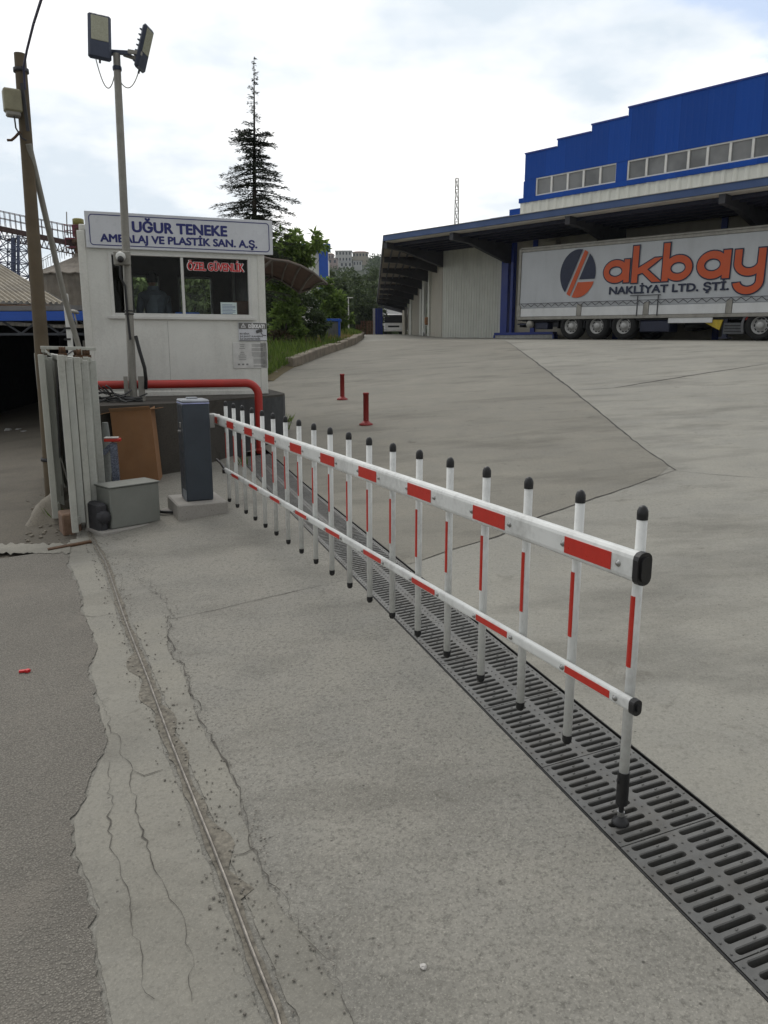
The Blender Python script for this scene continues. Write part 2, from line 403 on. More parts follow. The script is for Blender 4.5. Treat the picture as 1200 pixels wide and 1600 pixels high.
crackline(mb, [(120, 962), (150, 965), (178, 960)], .002, .005, .0075, .01, 5.)
crackline(mb, [(205, 1205), (225, 1215), (255, 1205)], .002, .006, .0075, .012, 6.)
crackline(mb, [(352, 1340), (380, 1338), (400, 1328)], .002, .005, .0075, .012, 6.)
struct(mb.build('pavement_cracks', mat('crack_dusty', (.085, .078, .066), .95, var=.4, scale=30), fix=False))
# groove either side of the rail
mb = MB(); ra = frange(-2.5, rail[-1][0] + .9, .03)
mb.sheet([[gp(a, s, .0055) for s in (lerp_table(rail, a) - .016 - .018 * abs(ragged(a, 1., 1.5)) - (.10 if 1.1 < a < 2.3 else 0) * abs(mnoise.noise(Vector((a * 2.6, 0, 5)))), lerp_table(rail, a) + .016 + .02 * abs(ragged(a + 3, 1., 2.)) + (.09 if .2 < a < 2.6 else 0) * abs(mnoise.noise(Vector((a * 3.1, 4, 5)))))] for a in ra])
struct(mb.build('rail_groove', m_groove, fix=False))
m_steel = mat('worn_steel', (.20, .185, .165), .5, .7, .35, 20, .2)
mb = MB(); T1 = frange(-2.5, rail[-1][0] + .5, .25)
prof = [(-.0055, 0), (-.0055, .008), (-.0025, .012), (.0025, .012), (.0055, .008), (.0055, 0)]
mb.sheet([[gp(a, lerp_table(rail, a) if a < rail[-1][0] else rail[-1][1] - .106 * (a - rail[-1][0])) + Vector((u * NX, u * NY, v + .004)) for u, v in prof] for a in T1])
solo(mb.build('gate_rail', m_steel), 'long thin steel sliding gate rail let into the cracked pavement', 'rail')
# pebbles lying along the rail, the cracks and the road
def stone(mb, p, r, rnd):
    vs = []; n = 6
    for zi, k in ((0.05, .8), (.45, 1.), (.8, .6)):
        for j in range(n): q = 2 * math.pi * j / n + zi; rr = r * k * rnd.uniform(.75, 1.2); vs.append(p + Vector((math.cos(q) * rr, math.sin(q) * rr, zi * r * 1.1)))
    fs = [(i * n + j, i * n + (j + 1) % n, (i + 1) * n + (j + 1) % n, (i + 1) * n + j) for i in range(2) for j in range(n)] + [list(range(2 * n, 3 * n))]
    mb.add(vs, fs)
rnd = random.Random(3); mb = MB()
for i in range(900):
    a = rnd.uniform(-.9, 4.8); mode = rnd.random()
    if mode < .55: s_ = lerp_table(rail, a) + rnd.choice((-1, 1)) * rnd.uniform(.02, .09); r = rnd.uniform(.002, .006)
    elif mode < .90: s_ = lerp_table(crk, a) + rnd.gauss(0, .03); r = rnd.uniform(.0015, .005)
    else: s_ = rnd.uniform(-2.4, -.4); r = rnd.uniform(.0015, .004)
    mb.add([], []); stone(mb, gp(a, s_, .006), r, rnd)
m_stone = mat('pebble_grey', (.20, .185, .16), .9, var=.5, scale=60)
tag(mb.build('gravel', m_stone, fix=False), 'loose grit and pebbles along the rail groove and pavement cracks', 'gravel', kind='stuff')
mb = MB(); stone(mb, G(662, 1512), .011, random.Random(5)); solo(mb.build('pebble', mat('pebble_pale', (.5, .48, .45), .7, var=.2)), 'single pale pebble lying alone on the foreground concrete', 'pebble')
mb = MB(); p = G(38, 1052) + Vector((0, 0, .014)); mb.box(p, (.05, .018, .010), Matrix.Rotation(.3, 3, 'Z')); mb.box(p + Vector((.022, -.006, .004)), (.022, .02, .014), Matrix.Rotation(1.1, 3, 'Z'))
solo(mb.build('plastic_scrap', mat('scrap_red', lin(200, 30, 35), .4)), 'tiny scrap of red plastic on the asphalt at far left', 'litter')

# ------------------------------------------------------------------ drain
m_grate = mat('cast_iron', (.115, .114, .108), .55, .15, .22, 9, .25, 120, dirt=.35)
m_trough = mat('drain_wall', (.022, .021, .019), .95, var=.3, scale=12, bump=.4)
m_gum = mat('rubber_seal', (.02, .02, .02), .8)
A0, A1 = -3.2, 8.25
mb = MB(); DEP = .26; aa = frange(A0, A1, .5)
w_ = .03
mb.sheet([[gp(a, DS0 - .012, -.001), gp(a, DS0 - .012, -.045), gp(a, DS0 + w_, -.045), gp(a, DS0 + w_, -DEP), gp(a, DS1 - w_, -DEP), gp(a, DS1 - w_, -.045), gp(a, DS1 + .006, -.045), gp(a, DS1 + .006, -.001)] for a in aa])
for ae, k in ((A0, -1), (A1, 1)): mb.add([gp(ae, DS0 - .012, 0), gp(ae, DS1 + .006, 0), gp(ae, DS1 + .006, -DEP), gp(ae, DS0 - .012, -DEP)], [(0, 1, 2, 3)])
struct(mb.build('drain_channel', m_trough, fix=False))
mb = MB(); mb.sheet([[gp(a, DS1 + .001, .002), gp(a, DS1 + .006, .002), gp(a, DS1 + .006, -.03)] for a in aa]); mb.sheet([[gp(a, DS0 - .012, .002), gp(a, DS0 - .006, .002), gp(a, DS0 - .006, -.03)] for a in aa])
struct(mb.build('drain_seal', m_gum, fix=False))
GL = .5; NS = 12; GW = DS1 - DS0
def grate_mesh():
    """one cast grate, local x across (0..GW), y along (0..GL), top at z=0"""
    mb = MB(); pitch = (GL - .004) / NS; TH = .03
    cols = [(.030, GW / 2 - .022), (GW / 2 + .022, GW - .030)]; K = 5
    xb = [0.002, GW / 2, GW - .006]
    for j in range(NS):
        y0 = .002 + j * pitch; y1 = y0 + pitch; yc = (y0 + y1) / 2; r = pitch * .245
        for ci, (c0, c1) in enumerate(cols):
            X0, X1 = xb[ci], xb[ci + 1]; inn = []; out = []
            for k in range(2 * K):                      # stadium outline, right end then left end
                right = k < K; q = -math.pi / 2 + math.pi * (k if right else k - K) / (K - 1) + (0 if right else math.pi)
                cxx = (c1 - r) if right else (c0 + r); inn.append((cxx + math.cos(q) * r, yc + math.sin(q) * r))
            for k in range(2 * K):                      # cell outline matched to it
                right = k < K; kk = k if right else k - K; f = kk / (K - 1)
                if right: out.append((X1 if 0 < kk < K - 1 else X1, y0 + (y1 - y0) * f))
                else: out.append((X0, y1 + (y0 - y1) * f))
            n = 2 * K; ch = .003
            ring = lambda pts, z: [(x, y, z) for x, y in pts]
            grow = [(x + (.0025 if x > (c0 + c1) / 2 else -.0025) * 0, yc + (y - yc) * (r + ch) / r) for x, y in inn]
            mb.add(ring(out, 0) + ring(grow, 0) + ring(inn, -ch) + ring(inn, -TH), [(i + b * n, (i + 1) % n + b * n, (i + 1) % n + (b + 1) * n, i + (b + 1) * n) for b in range(3) for i in range(n)])
            for xx in ((c0 + c1) / 2,):                   # raised studs on the bars
                mb.box((xx + (.012 if j % 2 else -.012), y0, .001), (.012, .006, .005), Matrix.Rotation(.5, 3, 'Z'), .0015)
        for xx in (.014, GW / 2, GW - .017): mb.box((xx, yc, .001), (.007, .007, .005), Matrix.Rotation(.8, 3, 'Z'), .0015)
    X, Y = GW - .006, GL - .002                          # outer edges
    mb.add([(.002, .002, 0), (X, .002, 0), (X, Y, 0), (.002, Y, 0), (.002, .002, -.035), (X, .002, -.035), (X, Y, -.035), (.002, Y, -.035)], [(0, 1, 5, 4), (1, 2, 6, 5), (2, 3, 7, 6), (3, 0, 4, 7)])
    return mb
g0 = grate_mesh().build('drain_grate', m_grate, fix=False)
grates = [g0]; ng = int((A1 - A0) / GL)
for i in range(1, ng):
    o = g0.copy(); COL.objects.link(o); grates.append(o)
for i, o in enumerate(grates):
    a = A0 + i * GL + .1; p = gp(a, DS0); px_ = gp(a, DS1); pa = gp(a + GL, DS0)
    ux = (px_ - p).normalized(); uy = (pa - p).normalized(); uz = ux.cross(uy).normalized(); uy = uz.cross(ux)
    o.matrix_world = Matrix.Translation(p + Vector((0, 0, -.002))) @ Matrix((ux, uy, uz)).transposed().to_4x4()
    tag(o, 'dark cast iron slotted grate section in the line of the floor drain', 'drain grate', 'cast iron grates covering the floor drain')
# ------------------------------------------------------------------ boom barrier
m_white = mat('white_enamel', (.70, .71, .69), .38, 0, .06, 5, dirt=.34)
m_red = mat('red_reflector', (.52, .028, .016), .35, 0, .06, 40)
m_black = mat('black_plastic', (.012, .012, .013), .42)
m_bolt = mat('zinc_bolt', (.35, .35, .34), .35, .8)
m_cab = mat('cabinet_slate', (.046, .058, .074), .42, .2, .08, 8, .12, 300)
m_lid = mat('cabinet_lid', (.32, .34, .37), .4, .3)
m_strip = mat('light_strip', (.42, .46, .72), .3)
m_plinth = concrete('plinth_cement', (.36, .34, .31), .25, .3, .25)
BD = Vector((-.4246, .9054, 0)); BN = Vector((-.9054, -.4246, 0)); UP = Vector((0, 0, 1))
BE = Vector((.82, 2.37, 0))                     # on the ground under the near picket
def bp(k, off, z): return BE + BD * k + BN * off + UP * z
cabp = at(314, 783, 7.10); cabp.z = gz(cabp.x, cabp.y)
PT = cabp.z + .125
mb = MB(); Mc = Matrix((-BN, BD, UP)).transposed()
cc = Vector((cabp.x, cabp.y, 0)) + BD * .15
mb.box(cc + Vector((0, 0, PT - .16)) + BD * .02, (.47, .56, .32), Mc, .012)
solo(mb.build('concrete_plinth', m_plinth), 'pale cement plinth block under the dark barrier cabinet', 'plinth')
bar = thing('boom_barrier', (cc.x, cc.y, PT), 'white and red boom barrier with hanging pickets lowered across the entrance', 'barrier gate')
CH = .91
mb = MB(); mb.box(cc + Vector((0, 0, PT + CH / 2)), (.250, .27, CH), Mc, .012); cab = mb.build('cabinet', m_cab, bar)
mb = MB(); mb.box(cc + Vector((0, 0, PT + CH + .022)), (.254, .274, .030), Mc, .012); mb.box(cc + Vector((0, 0, PT + CH + .043)) + BD * .04, (.10, .07, .018), Mc, .006); mb.build('lid', m_lid, bar)
mb = MB(); mb.box(cc + Vector((0, 0, PT + CH + .0025)), (.252, .272, .011), Mc, .003); mb.build('light_strip', m_strip, bar)
mb = MB(); mb.box(cc + BN * .129 + BD * -.02 + Vector((0, 0, PT + CH - .20)), (.012, .045, .05), Mc, .004); mb.tube([cc + BN * .12 + Vector((0, 0, PT + CH - .26)), cc + BN * .15 + Vector((0, 0, PT + CH - .26))], .012, 10); mb.build('lock', m_bolt, cab)
mb = MB(); mb.box(cc + BN * .1265 + BD * -.05 + Vector((0, 0, PT + .055)), (.004, .16, .10), Mc); mb.build('access_panel', mat('panel_grey', (.20, .22, .24), .5), cab)
ZB = .935; BL = 5.75
def boomprof(hh, w):   # rounded box section: list of (off, z)
    r = w * .42; pts = []
    for cx_, cz_, q0 in ((w / 2 - r, hh / 2 - r, 0), (-w / 2 + r, hh / 2 - r, 90), (-w / 2 + r, -hh / 2 + r, 180), (w / 2 - r, -hh / 2 + r, 270)):
        for i in range(4): q = R(q0 + 30 * i); pts.append((cx_ + r * math.cos(q), cz_ + r * math.sin(q)))
    return pts
def rail_bar(k0, k1, z, hh, w, off, name, par):
    mb = MB(); mb.prism(boomprof(hh, w), lambda u, v: bp(k0, off + u, z + v), lambda u, v: bp(k1, off + u, z + v)); return mb.build(name, m_white, par)
boom = rail_bar(-.055, BL, ZB, .098, .05, .055, 'boom', bar)
low = rail_bar(-.055, BL - .35, .470, .046, .028, .042, 'lower_rail', bar)
def cap(par, k0, z, hh, w, off):
    mb = MB(); P = boomprof(hh + .008, w + .008); Pm = boomprof(hh - .02, w - .012)
    mb.prism(P, lambda u, v: bp(k0, off + u, z + v), lambda u, v: bp(k0 - .022, off + u, z + v)); mb.prism(Pm, lambda u, v: bp(k0 - .022, off + u, z + v), lambda u, v: bp(k0 - .03, off + u, z + v)); mb.build('end_cap', m_black, par)
cap(boom, -.055, ZB, .098, .05, .055); cap(low, -.055, .470, .046, .028, .042)
mb = MB(); mb.beam(bp(BL - .02, .055, ZB), bp(BL + .16, .03, ZB), .035, .075, UP, .004); mb.tube([bp(BL + .10, .11, ZB), bp(BL + .10, -.03, ZB)], .03, 14)
mb.build('hinge_arm', m_bolt, bar)
mb = MB(); mb.box(cc - BN * .145 + Vector((0, 0, ZB)), (.08, .12, .13), Mc, .006); mb.build('hinge_block', m_bolt, bar)
mb = MB(); mb.beam(bp(BL - .36, .042, .470), bp(BL - .12, .03, .505), .02, .03, UP, .003); mb.beam(bp(BL - .12, .03, .505), bp(BL + .06, .03, .52), .02, .02, UP, .003); mb.tube([bp(BL - .355, .07, .46), bp(BL - .355, .02, .46)], .022, 12); mb.build('linkage', m_black, bar)
NP = 19; SP = .302
def pk(i): return SP * i
# red blocks on the two rails, bolts at every picket
for i in range(10):
    k = pk(2 * i) + .045
    mb = MB(); w0 = .235
    mb.box(bp(k + w0 / 2, .055 + .0262, ZB), (w0, .058, .0024), frame(-BD, BN)); mb.build('reflector', m_red, boom)
    if i < 9:
        mb = MB(); mb.box(bp(k + w0 / 2 - .005, .042 + .0147, .470), (w0, .026, .0018), frame(-BD, BN)); mb.build('reflector', m_red, low)
for i in range(NP):
    for z, o, par in ((ZB, .080, boom), (.470, .056, low)):
        if par is low and i == NP - 1: continue
        mb = MB(); mb.lathe([(0, .009), (.006, .008), (.0075, .002), (.011, .0015), (.011, 0)], bp(pk(i) + (.012 if i % 2 == 0 else -.012), o, z), 10, BN); mb.build('bolt', m_bolt, par)
TOPZ, BOTZ = 1.085, .175
for i in range(NP):
    mb = MB(); P = boomprof(.034, .034)                # square tube with round edges
    rr = .0168; wob = random.uniform(-.004, .004)
    n = 14; ring = [(rr * math.cos(2 * math.pi * j / n), rr * math.sin(2 * math.pi * j / n)) for j in range(n)]
    b0 = BOTZ if i else .165
    mb.prism(ring, lambda u, v: bp(pk(i) + u, .006 + v, b0), lambda u, v: bp(pk(i) + u + wob, .006 + v, TOPZ)); mb.sm = [len(f) == 4 for f in mb.f]
    pik = mb.build('picket', m_white, bar)
    mb = MB(); mb.lathe([(.0178, -.012), (.0182, .004), (.0175, .016), (.013, .027), (.006, .033), (0, .034)], bp(pk(i) + wob, .006, TOPZ), 14); mb.build('top_cap', m_black, pik)
    if i:
        mb = MB(); mb.lathe([(.0178, .012), (.0180, -.004), (.0172, -.014), (.011, -.024), (0, -.026)], bp(pk(i), .006, b0), 14); mb.build('bottom_cap', m_black, pik)
    # curved red tape on the road side of the picket
    z0, z1 = .578, .822; rows = []
    for q in (-38, -19, 0, 19, 38):
        v = BN * math.cos(R(q)) + BD * math.sin(R(q)); c = bp(pk(i), .006, 0) + v * (rr + .0012); rows.append([c + UP * z0, c + UP * z1])
    mb = MB(); mb.sheet(rows); mb.build('tape', m_red, pik)
mb = MB(); c = bp(0, .006, 0); gzz = gz(c.x, c.y)
mb.tube([c + UP * .195, c + UP * .075], .0205, 16); mb.tube([c + UP * .078, c + UP * .03], .009, 12); mb.lathe([(.009, .034), (.014, .022), (.026, .014), (.030, .004), (.030, gzz + .001)], c, 18); mb.box(c + BN * .02 + UP * .165, (.012, .012, .012)); ft = mb.build('support_foot', m_black, bar)
mb = MB(); mb.tube([c + UP * .045, c + UP * .030], .0125, 12); mb.build('lock_nut', m_bolt, ft)
# ------------------------------------------------------------------ guard booth on its base
def hit(px, py, P, n):
    r = ray(px, py); o = Vector((0, 0, CAM_H)); P = Vector(P); n = Vector(n); return o + r * ((P - o).dot(n) / r.dot(n))
BU = Vector((.9415, .337, 0)); BV = Vector((-.337, .9415, 0))      # along the front, and inwards
BO = at(135, 560, 10.2); BO.z = 0
BW, BDp, BZ0, BZ1 = 2.375, 2.3, .975, 3.06
def bk(u, v, z): return BO + BU * u + BV * v + UP * z
def fz(px, py, v=0.): p = hit(px, py, bk(0, v, 0), BV); return (p - BO).dot(BU), p.z
MBK = Matrix((BU, BV, UP)).transposed()
def bbox(mb, u0, u1, v0, v1, z0, z1, bev=0.): mb.box(bk((u0 + u1) / 2, (v0 + v1) / 2, (z0 + z1) / 2), (u1 - u0, v1 - v0, z1 - z0), MBK, bev)
m_panel = mat('booth_panel', (.73, .735, .69), .5, 0, .06, 2.5, .05, 8, dirt=.16)
m_trim = mat('booth_trim', (.72, .72, .67), .45, 0, .05, 4, dirt=.2)
m_pvc = mat('pvc_white', (.68, .68, .65), .35, 0, .04, 6, dirt=.15)
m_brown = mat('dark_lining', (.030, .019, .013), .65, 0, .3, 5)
m_base = concrete('base_concrete', (.075, .068, .058), .5, .1, .9)
m_bpaint = mat('base_grey_paint', (.055, .058, .060), .8, 0, .2, 6, .4, 40)
def glass(name, tint=(.9, .95, .95), refl=.06):
    t = NT(name); t.t.nodes.remove(t.b)
    tr = t.n('ShaderNodeBsdfTransparent'); tr.inputs[0].default_value = (*tint, 1); gl = t.n('ShaderNodeBsdfGlossy'); gl.inputs['Roughness'].default_value = .02
    lw = t.n('ShaderNodeLayerWeight'); lw.inputs[0].default_value = .25; mx = t.n('ShaderNodeMixShader'); t.l(t.math('MULTIPLY_ADD', lw.outputs['Fresnel'], .12, refl, clamp=True), mx.inputs[0])
    t.l(tr.outputs[0], mx.inputs[1]); t.l(gl.outputs[0], mx.inputs[2]); t.l(mx.outputs[0], t.out.inputs[0]); return t.m
m_glass = glass('window_glass', (.95, .98, .97), .006)
wl_, wt_ = fz(168, 400)[0], fz(300, 399)[1]
wr_ = fz(393, 450)[0]; wb_ = fz(300, 496)[1]
uo = 0
booth = thing('guard_booth', bk(BW / 2, BDp / 2, BZ0), 'small white panel guard hut with wide dark window, standing on a concrete base', 'guard booth')
mb = MB(); TH = .05
bbox(mb, 0.10, BW - .10, .0, TH, BZ0 + .06, wb_)                                  # below the window
bbox(mb, .10, wl_, .0, TH, wb_, BZ1); bbox(mb, wr_, BW - .10, .0, TH, wb_, BZ1); bbox(mb, wl_, wr_, .0, TH, wt_, BZ1)
front = mb.build('front_wall', m_panel, booth)
mb = MB(); bbox(mb, 0, TH, .10, BDp - .1, BZ0 + .06, BZ1); mb.build('side_wall', m_panel, booth)
mb = MB(); bbox(mb, BW - TH, BW, .10, BDp - .1, BZ0 + .06, BZ1); mb.build('side_wall', m_panel, booth)
b1 = (fz(204, 430, BDp), fz(252, 497, BDp)); b2 = (fz(277, 430, BDp), fz(333, 492, BDp))
zt, zb = b1[0][1], b1[1][1]
mb = MB(); V0, V1 = BDp - TH, BDp
cuts = [(.1, b1[0][0]), (b1[1][0], b2[0][0]), (b2[1][0], BW - .1)]
for c0, c1 in cuts: bbox(mb, c0, c1, V0, V1, zb, zt)
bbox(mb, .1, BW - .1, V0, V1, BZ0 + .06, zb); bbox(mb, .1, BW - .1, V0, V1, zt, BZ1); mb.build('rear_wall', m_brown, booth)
for (c0, c1) in ((b1[0][0], b1[1][0]), (b2[0][0], b2[1][0])):
    mb = MB(); fw = .03
    bbox(mb, c0, c0 + fw, V0 + .01, V1 - .01, zb, zt); bbox(mb, c1 - fw, c1, V0 + .01, V1 - .01, zb, zt); bbox(mb, c0 + fw, c1 - fw, V0 + .01, V1 - .01, zb, zb + fw); bbox(mb, c0 + fw, c1 - fw, V0 + .01, V1 - .01, zt - fw, zt)
    w = mb.build('rear_window', mat('pvc_painted_shade', (.35, .35, .33), .5), booth); mb = MB(); bbox(mb, c0 + fw, c1 - fw, V0 + .02, V0 + .026, zb + fw, zt - fw); mb.build('pane', m_glass, w)  # rear frames: white PVC darkened in colour to imitate indoor shade
for u0, u1, v0, v1 in ((0, .10, -.012, .10), (BW - .10, BW, -.012, .10), (0, .10, BDp - .1, BDp), (BW - .1, BW, BDp - .1, BDp)): mb = MB(); bbox(mb, u0, u1, v0, v1, BZ0, BZ1 + .002, .008); mb.build('corner_post', m_trim, booth)
mb = MB()
bbox(mb, .10, BW - .10, -.010, .06, BZ0 - .002, BZ0 + .06, .005)
mb.build('base_rail', m_trim, booth)
mb = MB(); bbox(mb, .03, BW - .03, .0, BDp + .04, BZ1 + .004, BZ1 + .08, .01); mb.build('roof', m_trim, booth)
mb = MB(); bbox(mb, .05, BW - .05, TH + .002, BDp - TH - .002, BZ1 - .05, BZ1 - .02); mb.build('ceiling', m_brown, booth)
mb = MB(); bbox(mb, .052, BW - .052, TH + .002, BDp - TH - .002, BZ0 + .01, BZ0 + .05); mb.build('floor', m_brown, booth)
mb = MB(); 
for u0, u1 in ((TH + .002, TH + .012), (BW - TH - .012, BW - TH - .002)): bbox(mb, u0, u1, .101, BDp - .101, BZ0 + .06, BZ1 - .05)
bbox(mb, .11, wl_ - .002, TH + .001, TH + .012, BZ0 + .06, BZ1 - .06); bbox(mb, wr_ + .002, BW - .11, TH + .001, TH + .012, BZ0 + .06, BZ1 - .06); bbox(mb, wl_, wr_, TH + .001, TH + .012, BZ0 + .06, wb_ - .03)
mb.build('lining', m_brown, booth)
# seams of the sandwich panels
mb = MB()
for px in (265,): u = fz(px, 560)[0]; bbox(mb, u - .002, u + .002, -.0015, .002, BZ0 + .07, wb_ - .05)
bbox(mb, .10, BW - .10, -.003, .002, BZ0 + .088, BZ0 + .094); mb.build('panel_seams', mat('seam_grey', (.30, .30, .28), .7), front)
# front window
mb = MB(); fw = .045
bbox(mb, wl_, wl_ + fw, -.018, .05, wb_, wt_, .004); bbox(mb, wr_ - fw, wr_, -.018, .05, wb_, wt_, .004); bbox(mb, wl_ + fw, wr_ - fw, -.018, .05, wb_, wb_ + fw, .004); bbox(mb, wl_ + fw, wr_ - fw, -.018, .05, wt_ - .03, wt_, .004)
win = mb.build('window', m_pvc, booth)
um = fz(286, 450)[0]
mb = MB(); bbox(mb, um - .018, um + .018, -.012, .045, wb_ + fw + .001, wt_ - .031, .003); mb.build('mullion', m_pvc, win)
mb = MB(); bbox(mb, wl_ - .05, wr_ + .04, -.045, -.0185, wb_ - .03, wb_ + .008, .004); mb.build('sill', m_pvc, win)
for a_, b_, dv_ in ((wl_ + fw, um - .018, .012), (um + .018, wr_ - fw, .024)):
    mb = MB(); bbox(mb, a_, b_, dv_, dv_ + .005, wb_ + fw, wt_ - .03); mb.build('pane', m_glass, win)
FM = Matrix((BU, UP, -BV)).transposed()      # right, up, outward for lettering on the front
m_rlet = mat('red_lettering', (.60, .02, .025), .4, var=.05); m_wlet = mat('white_lettering', (.85, .85, .85), .5, var=.03)
u0, z0 = fz(293, 421); u1, _ = fz(381, 425)
text('ÖZEL GÜVENLİK', .145, bk((u0 + u1) / 2, .008, z0 - .005), FM, m_wlet, 'window_lettering', win, .010, (u1 - u0), depth=.002)
text('ÖZEL GÜVENLİK', .145, bk((u0 + u1) / 2, .004, z0 - .005), FM, m_rlet, 'window_lettering', win, .0045, (u1 - u0) * .985, depth=.002)
m_paper = mat('paper', (.78, .80, .82), .7, var=.03); m_ink = mat('ink_blue', (.12, .16, .35), .7); m_ink2 = mat('ink_grey', (.10, .10, .10), .7)
u0, z1 = fz(345, 472); u1, z0 = fz(371, 491)
mb = MB(); bbox(mb, u0, u1, .0305, .032, z0, z1); pp = mb.build('notice_paper', m_paper, win)
mb = MB()
for k in range(7): bbox(mb, u0 + .02, u1 - (.02 if k % 3 else .06), .0285, .0300, z1 - .03 - k * .019, z1 - .036 - k * .019)
mb.build('text_lines', m_ink, pp)

# concrete base, its front running obliquely
pts = [(7.20, -1.88), (7.25, -1.75), (7.50, -.78), (8.62, .50), (8.85, .70), (9.1, .78), (11.9, .78), (11.9, -1.88)]
mb = MB(); xy = [XY(a, s) for a, s in pts]; mb.prism(xy, lambda x, y: Vector((x, y, -.4)), lambda x, y: Vector((x, y, BZ0 - .003)))
base = solo(mb.build('booth_base', m_base), 'dark stained concrete base carrying the white guard hut', 'concrete base')
mb = MB(); pa = [XY(a, s) for a, s in ((7.97, -.245), (8.62, .50), (8.85, .70), (9.1, .78), (10.5, .78))]
nrm = Vector((-.0, -1, 0)); rows = []
for i, (x, y) in enumerate(pa):
    q = pa[min(i + 1, 4)]; p = pa[max(i - 1, 0)]; t_ = Vector((q[0] - p[0], q[1] - p[1], 0)).normalized(); nn_ = Vector((t_.y, -t_.x, 0)); rows.append([Vector((x, y, 0)) + nn_ * .004 + UP * -.1, Vector((x, y, 0)) + nn_ * .004 + UP * (BZ0 - .03)])
mb.sheet(rows); mb.build('painted_face', m_bpaint, base)

# ------------------------------------------------------------------ sign boards
m_board = mat('sign_white', (.66, .68, .72), .3, 0, .03, 3, dirt=.06); m_navy = mat('sign_navy', (.016, .022, .16), .4, var=.05)
sl, sz1 = fz(131, 329); sr, _ = fz(424, 346); sz0 = fz(424, 399)[1]; sz1 = fz(424, 346)[1]
sign = thing('name_sign', bk((sl + sr) / 2, -.03, sz0), 'long white company name board with navy border and lettering along the hut roof', 'sign')
mb = MB(); bbox(mb, sl, sr, -.05, -.022, sz0, sz1, .004); mb.build('panel', m_board, sign)
def ring(mb, u0, u1, z0, z1, v, w, r):
    o = []; i_ = []
    for cu, cz, q0 in ((u1 - r, z1 - r, 0), (u0 + r, z1 - r, 90), (u0 + r, z0 + r, 180), (u1 - r, z0 + r, 270)):
        for k in range(6): q = R(q0 + 18 * k); o.append(bk(cu + r * math.cos(q), v, cz + r * math.sin(q))); i_.append(bk(cu + (r - w) * math.cos(q), v, cz + (r - w) * math.sin(q)))
    n = len(o); mb.add(o + i_, [(j, (j + 1) % n, n + (j + 1) % n, n + j) for j in range(n)])
mb = MB(); ring(mb, sl + .045, sr - .045, sz0 + .032, sz1 - .034, -.0525, .011, .045); mb.build('border', m_navy, sign)
SH = sz1 - sz0; sc_ = (sl + sr) / 2
u0, zz = fz(207, 362, -.05); u1, _ = fz(354, 368, -.05)
text('UĞUR TENEKE', .178, bk((u0 + u1) / 2, -.0525, sz0 + SH * .49), FM, m_navy, 'lettering', sign, .0085, u1 - u0, depth=.002)
u0, zz = fz(158, 378, -.05); u1, _ = fz(402, 390, -.05)
text('AMBALAJ VE PLASTİK SAN. A.Ş.', .130, bk((u0 + u1) / 2, -.0525, sz0 + SH * .185), FM, m_navy, 'lettering', sign, .0062, u1 - u0, depth=.002)
# camera warning sign and the text board under it
m_sgrey = mat('sign_grey', (.16, .16, .155), .5)
u0, z1 = fz(372, 504); u1, _ = fz(416, 506); z0 = fz(372, 533)[1]; W_ = u1 - u0; H_ = z1 - z0
ws = thing('warning_sign', bk((u0 + u1) / 2, -.01, z0), 'small camera warning sign with dark header on the hut wall', 'sign')
mb = MB(); bbox(mb, u0, u1, -.014, -.002, z0, z1); mb.build('panel', m_board, ws)
mb = MB(); bbox(mb, u0 + .004, u1 - .004, -.0175, -.0145, z1 - H_ * .34, z1 - .004); hd = mb.build('header', m_sgrey, ws)
text('DİKKAT!', .070, bk(u0 + W_ * .64, -.0195, z1 - H_ * .29), FM, m_wlet, 'lettering', ws, .004, W_ * .56, depth=.001)
mb = MB(); cu, cz = u0 + W_ * .17, z1 - H_ * .17; tri = lambda k: [bk(cu + k * math.sin(q), -.0195, cz - .004 + k * math.cos(q)) for q in (0, R(120), R(240))]
mb.add(tri(.040) + tri(.026), [(0, 1, 4, 3), (1, 2, 5, 4), (2, 0, 3, 5)]); bbox(mb, cu - .003, cu + .003, -.0195, -.0185, cz - .010, cz + .014); mb.build('triangle', m_wlet, ws)
for k, (b_, w_) in enumerate((('BU BİNA', .34), ('24 SAAT KAMERA', .82), ('İLE İZLENMEKTEDİR', .72))): text(b_, .030, bk(u0 + .015 + W_ * w_ / 2, -.0155, z0 + H_ * (.36 - .14 * k)), FM, m_ink2, 'lettering', ws, .001, W_ * w_, depth=.001)
mb = MB(); bbox(mb, u0 + .004, u1 - .004, -.0165, -.0145, z0 + .003, z0 + .012); mb.beam(bk(u0 + W_ * .62, -.02, z0 + H_ * .50), bk(u0 + W_ * .83, -.02, z0 + H_ * .60), .01, .04, UP); mb.beam(bk(u0 + W_ * .78, -.017, z0 + H_ * .53), bk(u0 + W_ * .84, -.017, z0 + H_ * .34), .006, .01, UP); mb.beam(bk(u0 + W_ * .84, -.017, z0 + H_ * .33), bk(u0 + W_ * .97, -.017, z0 + H_ * .31), .006, .01, UP); mb.build('camera_symbol', m_ink2, ws)
u0, z1 = fz(363, 535); u1, _ = fz(417.5, 537); z0 = fz(363, 575.5)[1]; W_ = u1 - u0; H_ = z1 - z0
nb = thing('notice_board', bk((u0 + u1) / 2, -.01, z0), 'white board of fine print below the camera warning sign', 'notice board')
mb = MB(); bbox(mb, u0, u1, -.012, -.002, z0, z1, .002); mb.build('panel', mat('notice_white', (.62, .62, .60), .4, dirt=.08), nb)
mb = MB(); rr_ = random.Random(4)
for k in range(9): w_ = rr_.uniform(.10, .24) * W_; cu = u0 + W_ * .27; zz = z1 - H_ * (.09 + .072 * k); (k not in (3,)) and bbox(mb, cu - w_ / 2, cu + w_ / 2, -.0138, -.0122, zz - .004, zz + .003)
